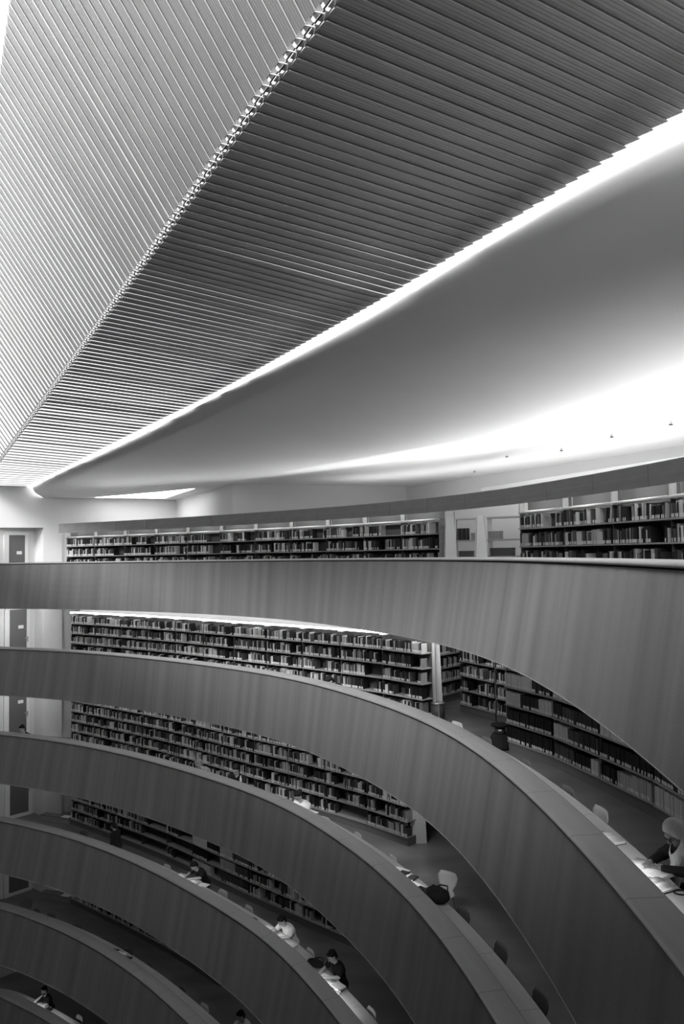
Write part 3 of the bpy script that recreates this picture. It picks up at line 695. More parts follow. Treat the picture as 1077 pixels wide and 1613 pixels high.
# white ledge on the right-hand wall
pa, pb = at(766, 769, 1.62), at(1077, 720, 1.62)
X = (pb - pa); L_ = X.length; X.normalize(); mb = MB(); mb.box((0, 0, 0), 0.01, 0.01, 0.01)
mb = MB(); mb.box(pa + X * (L_ / 2 + 1) - Vector((0, 0, 0.18)), L_ + 2, 0.3, 0.36, math.atan2(X.y, X.x)); struct(mb.build('trim_1', M['wall']))
# small sprinkler heads on the ceiling
for j, (x, y) in enumerate([(1056, 664), (963, 684), (884, 706), (798, 716), (747, 740), (870, 702)][:5]):
    p = at(x, y, ZC - 0.0); t = tag(empty('sprinkler', (p.x, p.y, ZC)), 'tiny sprinkler head on bright ceiling above the topmost bookcases, %s from the picture edge' % ordn(j), 'sprinkler', 'ceiling sprinklers')
    mb = MB(); mb.tube([(0, 0, 0), (0, 0, -0.05)], 0.018, 8); mb.build('stem', M['white'], t)
    mb = MB(); mb.tube([(0, 0, -0.05), (0, 0, -0.065)], 0.035, 8); mb.build('deflector', M['dark'], t)

# ------------------------------------------------------------------ skylight: ridge and louvres
sky = tag(empty('skylight_louvres'), 'pale timber louvre wings of the skylight, meeting at a zigzag ridge overhead', 'skylight')
PY = [(-3, .17), (7, .176), (9.5, .18), (11.5, .188), (13.4, .202), (16.5, .254), (21.4, .413), (24, .43), (29, .45)]
Ys = []; yv = 4.35
while yv < 28.75:
    Ys.append(yv); yv += float(np.interp(yv, [p[0] for p in PY], [p[1] for p in PY])) * 0.8660
rl = random.Random(4)
def louvres(side):
    mb = MB()
    for i, Yv in enumerate(Ys):
        pitch = float(np.interp(Yv, [p[0] for p in PY], [p[1] for p in PY]))
        P0 = ridge(Yv); P1 = ridge(Yv + 0.1); T = (P1 - P0).normalized()
        w, dz = wr(Yv)
        if side > 0: e = P0 + DX * w + Vector((0, 0, dz)); a = P0 + DX * 0.05 + Vector((0, 0, 0.0))
        else: e = P0 - DX * (0.53 * w) + Vector((0, 0, 0.80 * w)); a = P0 - DX * 0.035 + Vector((0, 0, 0.055))
        D = (e - a).normalized(); Nn = T.cross(D).normalized(); Nn = Nn if Nn.z > 0 else -Nn
        tau = 0.162 + rl.gauss(0, 0.010); c = pitch * (1.30 if side > 0 else 1.22)
        X_ = (T * math.cos(tau) + Nn * math.sin(tau)); Z_ = X_.cross(D).normalized(); Z_ = Z_ if Z_.z > 0 else -Z_
        th = 0.012; nb = 5; g = 0.2
        pr = [(-c / 2, th)]; 
        for q in range(nb):
            x0 = -c / 2 + c * q / nb; x1 = -c / 2 + c * (q + 1) / nb
            pr += [(x0 + (c / nb) * (g / 2 if q else 0), 0.0), (x1 - (c / nb) * (g / 2 if q < nb - 1 else 0), 0.0)]
            if q < nb - 1: pr += [(x1, 0.009)]
        pr += [(c / 2, th)]
        b = len(mb.v); n = len(pr)
        for o_ in (a, e):
            for x, z in pr: mb.v.append(tuple(o_ + X_ * x + Z_ * z))
        for j in range(n):
            k2 = (j + 1) % n; mb.f.append((b + j, b + k2, b + n + k2, b + n + j)); mb.m.append(1 if j == n - 1 else 0); mb.uv.append(None); mb.smooth.append(False)
        mb.f.append(tuple(range(b, b + n))); mb.m.append(0); mb.uv.append(None); mb.smooth.append(False)
        mb.f.append(tuple(range(b + n, b + 2 * n))[::-1]); mb.m.append(0); mb.uv.append(None); mb.smooth.append(False)
    return mb.build('louvre_wing', [M['louvre_a'], M['dark']], sky)  # blade tops coloured dark to cut light bouncing between the blades
louvres(1); louvres(-1)
# ridge: two pale strips with a dark joint, and one forked bracket per louvre
mb = MB(); mj = MB(); mk = MB()
for i in range(len(Ys) - 1):
    a, b = ridge(Ys[i]), ridge(Ys[i + 1]); up = Vector((0, 0, 0.02))
    for s_, o0, o1 in ((1, 0.008, 0.055), (-1, 0.008, 0.045)):
        lift = 0.0 if s_ > 0 else 0.04
        b_ = a.lerp(b, 0.76); mb.quad_pts([a + DX * s_ * o0 + up, b_ + DX * s_ * o0 + up, b_ + DX * s_ * o1 + up + Vector((0, 0, lift)), a + DX * s_ * o1 + up + Vector((0, 0, lift))])
        mb.quad_pts([b_ + DX * s_ * (o1 - 0.014) + up + Vector((0, 0, lift)), b + DX * s_ * (o1 - 0.014) + up + Vector((0, 0, lift)), b + DX * s_ * o1 + up + Vector((0, 0, lift)), b_ + DX * s_ * o1 + up + Vector((0, 0, lift))])
    zz = 0.006 * (1 if i % 2 else -1); mj.box((a + b) / 2 + up * 1.2 + DX * zz, 0.012, (b - a).length, 0.01, X=DX, Y=(b - a).normalized(), Z=DX.cross((b - a).normalized()))
    mk = MB(); m_ = (b - a); apex = a + Vector((0, 0, -0.012))
    for s_ in (1, -1):
        tip = a + m_ * (0.6 if s_ > 0 else 0.42) + DX * s_ * 0.05 + Vector((0, 0, 0.01 + (0.03 if s_ < 0 else 0)))
        mk.tube([apex, apex.lerp(tip, 0.5), tip], [0.007, 0.009, 0.004], 5)
    mk.ball(apex, 0.008, n=6); mk.build('forked_bracket', M['white'], sky)
mb.build('ridge_strip', M['ridge'], sky); mj.build('ridge_joint', M['dark'], sky)

# ------------------------------------------------------------------ chairs
def chair_proto(name, m):
    t = empty(name)
    mb = MB(); nx, ny = 9, 15; prof = []
    # side profile (y towards the sitter's front, z): seat front -> seat back -> back top
    ctrl = [(0.22, 0.43), (0.15, 0.455), (0.0, 0.445), (-0.12, 0.44), (-0.19, 0.47), (-0.215, 0.56), (-0.235, 0.66), (-0.27, 0.80)]
    pts = catmull(ctrl, 2); wid = np.interp(np.linspace(0, 1, len(pts)), [0, .15, .45, .56, .66, .80, .93, 1.0], [.34, .42, .40, .27, .24, .38, .42, .32])
    base = 0
    for (y, z), w in zip(pts, wid):
        for j in range(nx):
            f = j / (nx - 1) * 2 - 1; mb.v.append((f * w / 2, y + 0.03 * f * f * (1 if z > 0.5 else 0), z + 0.02 * f * f * (1 if z < 0.5 else 0)))
    n = len(pts) * nx
    T_ = 0.012
    for (y, z), w in zip(pts, wid):
        for j in range(nx):
            f = j / (nx - 1) * 2 - 1; mb.v.append((f * w / 2, y + 0.03 * f * f * (1 if z > 0.5 else 0) - (T_ if z > 0.5 else 0), z + 0.02 * f * f * (1 if z < 0.5 else 0) - (T_ if z < 0.5 else 0)))
    def addf(q): mb.f.append(q); mb.m.append(0); mb.uv.append(None); mb.smooth.append(True)
    for i in range(len(pts) - 1):
        for j in range(nx - 1):
            a = i * nx + j; addf((a, a + 1, a + nx + 1, a + nx)); b = n + a; addf((b, b + nx, b + nx + 1, b + 1))
        a = i * nx; addf((a, a + nx, n + a + nx, n + a)); a = i * nx + nx - 1; addf((a, n + a, n + a + nx, a + nx))
    for j in range(nx - 1):
        addf((j, n + j, n + j + 1, j + 1)); a = (len(pts) - 1) * nx + j; addf((a, a + 1, n + a + 1, n + a))
    mb.build('shell', M[m], t, fix=True)
    for sx in (-1, 1):
        for sy, fy in ((0.10, 0.20), (-0.10, -0.22)):
            mb = MB(); mb.tube([(sx * 0.06, sy * 0.6, 0.425), (sx * 0.17, sy, 0.415), (sx * 0.21, fy, 0.0)], 0.009, 6); mb.build('leg', M['chrome'], t)
    return t
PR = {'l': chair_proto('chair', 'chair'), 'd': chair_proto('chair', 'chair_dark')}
used = set()
def rail_frame(k, p):
    C = LOOPS[k]; i = int(np.argmin(((C - np.array([p[0], p[1]])) ** 2).sum(1))); i = min(max(i, 1), len(C) - 2); T, N = normals(C[i - 1:i + 2]); return C[i], T[1], N[1]
def face_angle(k, p):          # rotation that turns local +y towards the void
    c, t, n = rail_frame(k, p); return math.atan2(-n[1], -n[0]) - math.pi / 2
def place_chair(k, px, py, label, kind='l', turn=0.0):
    p = at(px, py, FL(k) + 0.80)
    if kind in used: o = copy_tree(PR[kind])
    else: o = PR[kind]; used.add(kind)
    a = face_angle(k, p) + turn; o.rotation_euler = (0, 0, a)
    o.location = (p.x - 0.27 * math.sin(a) * 1.0, p.y + 0.27 * math.cos(a), FL(k)); tag(o, label, 'chair', 'shell chairs along the reading desks')
    return o
CH = [(1, 722, 1137.5, 'l', 'pale shell chair farthest along the second gallery desk, near the bookcase aisle'), (1, 769, 1162, 'd', 'dark shell chair in front of the black step stool, second gallery'),
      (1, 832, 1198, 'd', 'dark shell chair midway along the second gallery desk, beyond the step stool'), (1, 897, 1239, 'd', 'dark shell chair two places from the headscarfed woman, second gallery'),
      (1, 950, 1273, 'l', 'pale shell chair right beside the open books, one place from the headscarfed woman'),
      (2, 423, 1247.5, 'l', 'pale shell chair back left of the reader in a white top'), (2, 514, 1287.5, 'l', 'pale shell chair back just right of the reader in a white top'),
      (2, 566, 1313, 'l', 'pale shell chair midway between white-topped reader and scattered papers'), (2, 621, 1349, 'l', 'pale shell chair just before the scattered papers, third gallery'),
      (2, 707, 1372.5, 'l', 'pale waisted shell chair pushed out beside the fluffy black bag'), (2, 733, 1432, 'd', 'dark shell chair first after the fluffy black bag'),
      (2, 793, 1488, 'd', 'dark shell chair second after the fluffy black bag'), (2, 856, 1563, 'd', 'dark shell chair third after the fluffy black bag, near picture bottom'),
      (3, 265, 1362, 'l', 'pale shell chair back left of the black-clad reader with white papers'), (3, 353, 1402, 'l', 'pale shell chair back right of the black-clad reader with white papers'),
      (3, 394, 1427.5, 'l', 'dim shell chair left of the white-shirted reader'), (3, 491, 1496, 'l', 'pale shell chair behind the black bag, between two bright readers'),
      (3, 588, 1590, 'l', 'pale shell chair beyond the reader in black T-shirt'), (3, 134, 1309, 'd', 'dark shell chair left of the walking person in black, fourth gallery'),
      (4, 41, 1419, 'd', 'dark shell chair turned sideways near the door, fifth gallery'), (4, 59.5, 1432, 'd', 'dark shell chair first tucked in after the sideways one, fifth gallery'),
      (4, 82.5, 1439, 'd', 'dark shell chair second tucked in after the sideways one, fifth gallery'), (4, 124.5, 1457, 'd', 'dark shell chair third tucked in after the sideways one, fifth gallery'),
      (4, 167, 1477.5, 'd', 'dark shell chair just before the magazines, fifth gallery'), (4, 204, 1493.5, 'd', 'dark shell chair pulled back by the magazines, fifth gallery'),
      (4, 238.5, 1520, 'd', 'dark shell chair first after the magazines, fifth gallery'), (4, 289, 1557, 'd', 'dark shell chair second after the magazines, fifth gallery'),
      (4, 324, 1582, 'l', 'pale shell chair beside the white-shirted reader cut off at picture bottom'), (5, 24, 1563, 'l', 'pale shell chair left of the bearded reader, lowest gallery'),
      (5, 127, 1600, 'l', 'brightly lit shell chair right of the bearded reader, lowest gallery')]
for k, x, y, kind, lab in CH:
    place_chair(k, x, y, lab, kind, turn=(0.9 if 'sideways near' in lab else 0.5 if 'waisted' in lab else random.uniform(-0.12, 0.12)))

# ------------------------------------------------------------------ people
def remesh(mb, name, m, parent, vox, smooth=4):
    o = mb.build(name, m, parent)
    r = o.modifiers.new('r', 'REMESH'); r.mode = 'VOXEL'; r.voxel_size = vox; r.use_smooth_shade = True
    if smooth: s_ = o.modifiers.new('s', 'SMOOTH'); s_.iterations = smooth; s_.factor = 0.5
    dg = bpy.context.evaluated_depsgraph_get(); me = bpy.data.meshes.new_from_object(o.evaluated_get(dg)); o.modifiers.clear(); o.data = me
    if not len(me.materials): me.materials.append(m)
    for p in me.polygons: p.use_smooth = True
    me.name = name
    return o
def cap(mb, a, b, ra, rb, n=10):
    a, b = Vector(a), Vector(b); L_ = (b - a).length; steps = max(2, int(L_ / (min(ra, rb) * 0.45)) + 1)
    mb.tube([a.lerp(b, t / steps) for t in range(steps + 1)], [ra + (rb - ra) * t / steps for t in range(steps + 1)], n)
    mb.ball(a, ra, n=n); mb.ball(b, rb, n=n)
def person(k, hx, hy, label, shirt='black', hair='hair', pose='sit', lean=0.35, headz=1.16, headtilt=0.5, turn=0.0, sleeves='short', vox=0.010, skin='skin', extra=None, armz=0.78, reach=0.40, chin=False, size=1.0):
    hz = {'sit': headz, 'walk': 1.58}[pose]
    hp = at(hx, hy, FL(k) + hz); a = face_angle(k, hp) + turn
    t = tag(empty('person'), label, 'person')
    hip = Vector((0, 0, 0.50)) if pose == 'sit' else Vector((0, 0, 0.92))
    Lt = 0.50
    chest = hip + Vector((0, math.sin(lean), math.cos(lean))) * 0.34; neck = hip + Vector((0, math.sin(lean * 1.15), math.cos(lean * 1.15))) * Lt
    head = neck + Vector((0, math.sin(headtilt) * 0.16, math.cos(headtilt) * 0.16 + 0.02))
    hz_ = head.z * size; t.scale = (size, size, size)
    t.rotation_euler = (0, 0, a); R = Matrix.Rotation(a, 3, 'Z'); off = R @ Vector((head.x, head.y, 0)) * size
    hp = at(hx, hy, FL(k) + hz_); c0, t0, n0 = rail_frame(k, hp); print('PERSON', k, hx, 'head o=%.2f' % ((hp.x - c0[0]) * n0[0] + (hp.y - c0[1]) * n0[1]), 'headz %.2f' % hz_, 'lead %.2f' % head.y)
    t.location = (hp.x - off.x, hp.y - off.y, FL(k))
    side = Vector((1, 0, 0)); fw = Vector((0, math.cos(headtilt), -math.sin(headtilt) * 0.9)).normalized(); upv = side.cross(fw).normalized()
    B = MB(); C_ = MB(); T_ = MB()
    ax = (side, Vector((0, math.cos(lean), -math.sin(lean))), Vector((0, math.sin(lean), math.cos(lean))))
    # torso
    for mbx, g in ((B, 0.0), (C_, 0.014)):
        mbx.ball(hip + Vector((0, 0, 0.02)), 0.165 + g, 0.12 + g, 0.13 + g, 14, axes=ax); mbx.ball(hip.lerp(chest, 0.55), 0.150 + g, 0.105 + g, 0.17 + g, 14, axes=ax)
        mbx.ball(chest, 0.175 + g, 0.115 + g, 0.17 + g, 14, axes=ax); mbx.ball(chest.lerp(neck, 0.55), 0.165 + g, 0.085 + g, 0.085 + g, 14, axes=ax)
    cap(B, neck - Vector((0, 0, 0.03)), head - upv * 0.05, 0.055, 0.05)
    # head
    B.ball(head + upv * 0.02, 0.075, 0.095, 0.105, 14, axes=(side, fw, upv)); B.ball(head - upv * 0.055 + fw * 0.03, 0.055, 0.062, 0.058, 12, axes=(side, fw, upv))
    cap(B, head + fw * 0.092 + upv * 0.015, head + fw * 0.112 - upv * 0.022, 0.010, 0.016, 8)       # nose
    B.ball(head + fw * 0.082 - upv * 0.062, 0.022, 0.012, 0.008, 8, axes=(side, fw, upv)); B.ball(head + fw * 0.075 - upv * 0.095, 0.024, 0.02, 0.018, 8, axes=(side, fw, upv))
    B.ball(head + fw * 0.085 + upv * 0.035, 0.055, 0.018, 0.012, 8, axes=(side, fw, upv))
    for sx in (-1, 1): B.ball(head + side * sx * 0.076 - upv * 0.005, 0.012, 0.022, 0.033, 8, axes=(side, fw, upv))
    # arms
    for sx in (-1, 1):
        sh = chest.lerp(neck, 0.62) + side * sx * 0.185
        if pose == 'sit':
            el = Vector((sx * 0.25, sh.y + 0.13, armz + 0.03)); wr_ = Vector((sx * 0.09, sh.y + reach, armz + 0.035))
            if chin and sx > 0: wr_ = head + fw * 0.07 - upv * 0.13 + side * 0.04; el = Vector((sx * 0.2, sh.y + 0.27, armz + 0.03))
        else:
            el = sh + Vector((sx * 0.06, 0.04 * sx + 0.02, -0.28)); wr_ = el + Vector((-sx * 0.03, 0.16, -0.2))
        cap(B, sh, el, 0.052, 0.042); cap(B, el, wr_, 0.042, 0.028)
        cap(C_, sh, sh.lerp(el, 0.75 if sleeves == 'short' else 1.0), 0.068, 0.060)
        if sleeves == 'long': cap(C_, el, el.lerp(wr_, 0.9), 0.056, 0.042)
        if sleeves == 'none': pass
        f_ = (wr_ - el).normalized(); hn = Vector((0, 0, 1)); sd = f_.cross(hn).normalized(); hn = sd.cross(f_)
        pm = wr_ + f_ * 0.05; B.ball(pm, 0.038, 0.052, 0.016, 10, axes=(sd, f_, hn))
        for q, (off_, ln) in enumerate(((-0.028, 0.062), (-0.0095, 0.072), (0.0095, 0.068), (0.028, 0.054))):
            p0 = pm + sd * off_ + f_ * 0.035; p1 = p0 + f_ * ln * 0.5 + hn * 0.006; p2 = p1 + f_ * ln * 0.45 - hn * 0.022
            cap(B, p0, p1, 0.0085, 0.008, 7); cap(B, p1, p2, 0.008, 0.0068, 7)
        th0 = pm - sd * sx * -0.032 - f_ * 0.015 if False else pm + sd * (-0.034 * (1 if sx > 0 else -1)) - f_ * 0.015
        th1 = th0 + (sd * (-0.022 * (1 if sx > 0 else -1))) + f_ * 0.03; cap(B, th0, th1, 0.011, 0.0095, 7); cap(B, th1, th1 + f_ * 0.028, 0.0095, 0.008, 7)
    # legs
    for sx in (-1, 1):
        hj = hip + Vector((sx * 0.09, 0.02, -0.02))
        if pose == 'sit': kn = Vector((sx * 0.12, hip.y + 0.43, 0.50)); an = Vector((sx * 0.12, hip.y + 0.38, 0.08))
        else: kn = hj + Vector((sx * 0.01, 0.12 * sx + 0.03, -0.42)); an = kn + Vector((0, -0.03 + 0.06 * sx, -0.41))
        for mbx, g in ((B, 0), (T_, 0.014)):
            cap(mbx, hj, kn, 0.082 + g, 0.056 + g); cap(mbx, kn, an, 0.054 + g, 0.036 + g)
        cap(B, an + Vector((0, -0.03, -0.035)), an + Vector((0, 0.16, -0.05)), 0.04, 0.03)
    T_.ball(hip + Vector((0, 0, 0.0)), 0.178, 0.135, 0.11, 14)
    bd = remesh(B, 'body', M[skin], t, vox)
    remesh(C_, 'shirt', M[shirt], t, vox * 1.15); remesh(T_, 'trousers', M['trousers'], t, vox * 1.3)
    if hair == 'scarf':
        S_ = MB()
        S_.ball(head + upv * 0.03 - fw * 0.015, 0.098, 0.112, 0.125, 16, axes=(side, fw, upv)); S_.ball(head - upv * 0.06 - fw * 0.02, 0.09, 0.095, 0.09, 14, axes=(side, fw, upv))
        cap(S_, head - upv * 0.09, neck - Vector((0, -0.05, 0.08)), 0.085, 0.12); S_.ball(neck + Vector((0, 0.07, -0.13)), 0.13, 0.075, 0.15, 14)
        cap(S_, neck + Vector((-0.05, 0.12, -0.1)), neck + Vector((-0.05, 0.17, -0.34)), 0.07, 0.05)
        o = remesh(S_, 'headscarf', M['scarf'], t, 0.006, 3)
        # open the scarf in front of the face
        bm = bmesh.new(); bm.from_mesh(o.data); fc = head + fw * 0.10 - upv * 0.01; kill = []
        for v in bm.verts:
            d = v.co - fc
            if (d.dot(side) / 0.076) ** 2 + (d.dot(upv) / 0.105) ** 2 < 1 and (v.co - head).dot(fw) > 0.015: kill.append(v)
        bmesh.ops.delete(bm, geom=kill, context='VERTS'); bm.to_mesh(o.data); bm.free()
        so = o.modifiers.new('thick', 'SOLIDIFY'); so.thickness = 0.006
        G = MB()
        for sx in (-1, 1):
            cc = head + fw * 0.104 + upv * 0.012 + side * sx * 0.034
            G.tube([cc + side * 0.024 * math.cos(q) + upv * 0.02 * math.sin(q) for q in np.linspace(0, 2 * math.pi, 14)], 0.003, 5, caps=False); G.tube([cc + side * sx * 0.024, head + side * sx * 0.082 + fw * 0.0 + upv * 0.015], 0.0025, 5)
        G.tube([head + fw * 0.11 + upv * 0.016 + side * 0.01, head + fw * 0.11 + upv * 0.016 - side * 0.01], 0.0025, 5); G.build('glasses', M['dark'], t)
    elif hair:
        S_ = MB(); S_.ball(head + upv * 0.045 - fw * 0.022, 0.086, 0.098, 0.092, 14, axes=(side, fw, upv)); S_.ball(head - upv * 0.02 - fw * 0.05, 0.082, 0.062, 0.09, 12, axes=(side, fw, upv)); S_.ball(head + upv * 0.09 + fw * 0.04, 0.065, 0.045, 0.035, 10, axes=(side, fw, upv))
        if extra == 'ponytail': cap(S_, head - fw * 0.09 + upv * 0.02, head - fw * 0.14 - upv * 0.12, 0.035, 0.02)
        if extra == 'bun': S_.ball(head - fw * 0.11 + upv * 0.05, 0.045)
        remesh(S_, 'hair', M[hair], t, 0.009, 2)
        if extra == 'beard':
            G = MB(); G.ball(head - upv * 0.085 + fw * 0.045, 0.062, 0.058, 0.045, 12, axes=(side, fw, upv)); remesh(G, 'beard', M['hair'], t, 0.008, 2)
    E_ = MB()
    for sx in (-1, 1):
        E_.ball(head + fw * 0.085 + upv * 0.012 + side * sx * 0.032, 0.012, 0.008, 0.007, 8, axes=(side, fw, upv))
    E_.build('eyes', M['hair'], bd)
    return t
person(1, 1063, 1312, 'woman in a pale headscarf and glasses reading at the second gallery desk', 'black', 'scarf', lean=0.30, headtilt=0.75, sleeves='long', vox=0.0065, skin='skin_dark', reach=0.36, turn=0.15)
person(1, 519, 1073, 'dark-haired head of a reader just showing over the second gallery rail', 'black', 'hair', lean=0.6, headtilt=0.9)
person(2, 35, 1148, 'dark-haired reader in black at the far left of the third gallery', 'black', 'hair', lean=0.35, headtilt=0.5)
person(2, 313, 1203, 'grey-haired reader in a light shirt bent over the third gallery desk', 'shirt_grey', 'hair_grey', lean=0.48, headtilt=0.7, turn=-0.3)
person(2, 371, 1213, 'dark-haired person in black leaning sideways beside a small bottle, third gallery', 'black', 'hair', lean=0.45, turn=0.5, sleeves='long')
person(2, 470, 1254, 'dark-haired woman in a bright white sleeveless top reading, third gallery', 'shirt_white', 'hair', lean=0.32, headtilt=0.7, extra='bun', turn=0.2)
person(3, 178, 1301, 'person in long black clothes walking behind the fourth gallery rail', 'black', 'hair', pose='walk', lean=0.22, headtilt=0.5, sleeves='long', turn=-1.2, size=0.88)
person(3, 306, 1364, 'dark-haired reader in black bent over white papers, fourth gallery', 'black', 'hair', lean=0.45, headtilt=0.8)
person(3, 444, 1450, 'dark-haired man in a white shirt writing under the desk light, fourth gallery', 'shirt_white', 'hair', lean=0.36, headtilt=0.75, turn=0.1)
person(3, 523, 1506, 'dark-haired man in a black T-shirt leafing through books, fourth gallery', 'black', 'hair', lean=0.22, headtilt=0.65, turn=0.1)
person(4, 379, 1600, 'dark-haired reader in a white shirt cut off by the picture bottom, fifth gallery', 'shirt_white', 'hair', lean=0.3, headtilt=0.5)
person(5, 69.5, 1560, 'bearded man in a black T-shirt resting chin on hand, lowest gallery', 'black', 'hair', lean=0.3, headtilt=0.3, extra='beard', chin=True)

# ------------------------------------------------------------------ things on the desks
DZ = -0.225                                              # desk surface relative to S(k)
def on_desk(k, px, py, dz=0.0):
    p = at(px, py, S(k) + DZ + dz); return p
def open_book(k, px, py, w, d, label, rot=0.0, lift=0.03, thick=0.02, cover='book1'):
    p = on_desk(k, px, py); t = tag(empty('open_book', (p.x, p.y, S(k) + DZ), face_angle(k, p) + rot), label, 'book')
    mb = MB(); mb.box((0, 0, 0.003), w + 0.02, d + 0.016, 0.006); mb.build('cover', M[cover], t)
    for s_ in (-1, 1):
        mb = MB(); n = 9; pr = [(0.0, 0.006 + thick * 0.55)] + [(s_ * w / 2 * q / n, 0.006 + thick * (0.55 + 0.75 * math.sin(math.pi * min(1, q / n * 1.15 + 0.12)) * (1 - 0.35 * q / n))) for q in range(1, n + 1)]
        b = 0
        for y in (-d / 2, d / 2):
            mb.v += [(x, y, z) for x, z in pr] + [(s_ * w / 2, y, 0.006), (0, y, 0.006)]
        m_ = n + 3
        for j in range(m_):
            j2 = (j + 1) % m_; mb.f.append((j, j2, m_ + j2, m_ + j)); mb.m.append(0); mb.uv.append(None); mb.smooth.append(j < n)
        mb.f += [tuple(range(m_)), tuple(range(m_, 2 * m_))[::-1]]; mb.m += [0, 0]; mb.uv += [None, None]; mb.smooth += [False, False]
        # printed lines
        for q in range(12):
            y = d / 2 - 0.025 - q * (d - 0.05) / 12
            for a_, b_ in ((0.18, 0.5), (0.5, 0.86)):
                ia, ib = a_ * n, b_ * n
                pa_ = [np.interp(v, range(n + 1), [c[i] for c in pr]) for v in (ia, ib) for i in (0, 1)]
                mb.quad_pts([(pa_[0], y, pa_[1] + 0.0012), (pa_[2], y, pa_[3] + 0.0012), (pa_[2], y + 0.004, pa_[3] + 0.0012), (pa_[0], y + 0.004, pa_[1] + 0.0012)], 1)
        mb.build('page_block', [M['paper'], M['ink']], t, fix=True)
    return t
def papers(k, px, py, w, d, label, rot=0.0, n=3, name='paper_sheets', h=0.003):
    p = on_desk(k, px, py); mb = MB()
    for q in range(n):
        mb.box(((q % 2) * 0.012, (q % 3) * 0.01, h / 2 + q * h), w, d, h * 0.9, 0.08 * q)
    o = mb.build(name, M['paper']); o.location = (p.x, p.y, S(k) + DZ + 0.001); o.rotation_euler = (0, 0, face_angle(k, p) + rot); return tag(o, label, 'papers')
def closed_book(k, px, py, w, d, h, label, rot=0.0, m='book3', z=0.0):
    p = on_desk(k, px, py); t = tag(empty('closed_book', (p.x, p.y, S(k) + DZ + z + 0.001), face_angle(k, p) + rot), label, 'book')
    mb = MB(); mb.box((0, 0, 0.0015), w, d, 0.003); mb.box((0, 0, h - 0.0015), w, d, 0.003); mb.box((-w / 2 + 0.002, 0, h / 2), 0.004, d, h); mb.build('cover', M[m], t)
    mb = MB(); mb.box((0.003, 0, h / 2), w - 0.012, d - 0.01, h - 0.006); mb.build('page_block', M['paper'], t); return t
def blob_bag(k, px, py, L_, w, h, label, rot=0.0, fluffy=False):
    p = on_desk(k, px, py); t = tag(empty('bag', (p.x, p.y, S(k) + DZ), face_angle(k, p) + rot), label, 'bag'); mb = MB(); rn = random.Random(3)
    mb.ball((0, 0, h * 0.5), L_ * 0.5, w * 0.5, h * 0.5, 18)
    for q in range(26 if fluffy else 8):
        th = rn.uniform(0, 6.28); ph = rn.uniform(0.05, 1.3); r = 0.05 if fluffy else 0.03
        mb.ball((L_ * 0.44 * math.cos(th) * math.cos(ph), w * 0.44 * math.sin(th) * math.cos(ph), h * 0.45 + h * 0.45 * math.sin(ph)), r * rn.uniform(0.6, 1.1), n=8)
    o = remesh(mb, 'bag_body', M['black'], t, 0.009, 1)
    mb = MB(); mb.tube([(-L_ * .3, -w * .3, h * .75), (-L_ * .15, -w * .62, h * .9), (L_ * .12, -w * .62, h * .85), (L_ * .3, -w * .3, h * .7)], 0.012, 6); mb.build('strap', M['black'], t)
    return t
# second gallery, headscarfed woman
open_book(1, 953, 1323, 0.36, 0.23, 'open book lying alone beside the pale chair, second gallery desk', 0.3, thick=0.04, cover='book3')
open_book(1, 1019, 1371, 0.46, 0.31, 'large open book under the hand of the headscarfed woman', 0.55, thick=0.03, cover='book6')
open_book(1, 1034, 1396, 0.30, 0.22, 'smaller open book in front of the large open book, second gallery', 0.45, thick=0.03, cover='book0')
mb = MB(); p = on_desk(1, 1073, 1407); pts = [(0.07 * math.cos(q), 0.05 * math.sin(q), 0.02) for q in np.linspace(0, 5.6, 18)]; mb.tube(pts, 0.007, 6)
o = mb.build('strap_loop', M['black']); o.location = (p.x, p.y, S(1) + DZ - 0.012); tag(o, 'black strap loop at the picture edge, on the desk by the headscarfed woman', 'strap')
# third gallery
papers(2, 631, 1371, 0.30, 0.21, 'white open sheets nearest the pale chair, scattered papers on third gallery desk', 0.4, 3)
closed_book(2, 634, 1377.5, 0.17, 0.24, 0.025, 'dark notebook under the scattered sheets, third gallery desk', 0.5, 'book1')
papers(2, 642, 1383, 0.20, 0.29, 'upright-lying white sheet in the middle of the scattered papers, third gallery', -0.2, 4)
closed_book(2, 649, 1384.5, 0.15, 0.21, 0.03, 'dark closed book beside the scattered papers, third gallery desk', 0.6, 'book2')
papers(2, 654, 1395, 0.30, 0.21, 'printed page sheet before the fluffy bag, third gallery desk', 0.25, 3)
closed_book(2, 659, 1403, 0.17, 0.24, 0.03, 'dark book half under the fluffy black bag', 0.2, 'book0')
blob_bag(2, 688, 1421, 0.50, 0.34, 0.24, 'fluffy black bag slumped on the third gallery desk beside the waisted chair', 0.5, True)
papers(2, 491, 1279.5, 0.28, 0.2, 'white sheet on the desk right of the white-topped reader', 0.1, 2)
p = on_desk(2, 379, 1235.5); t = tag(empty('bottle', (p.x, p.y, S(2) + DZ)), 'small clear bottle in front of the person leaning sideways, third gallery', 'bottle')
mb = MB(); mb.tube([(0, 0, 0), (0, 0, 0.14), (0, 0, 0.18), (0, 0, 0.2)], [0.033, 0.033, 0.016, 0.014], 10); mb.build('body', M['white'], t); mb = MB(); mb.tube([(0, 0, 0.2), (0, 0, 0.22)], 0.017, 10); mb.build('cap', M['paper'], t)
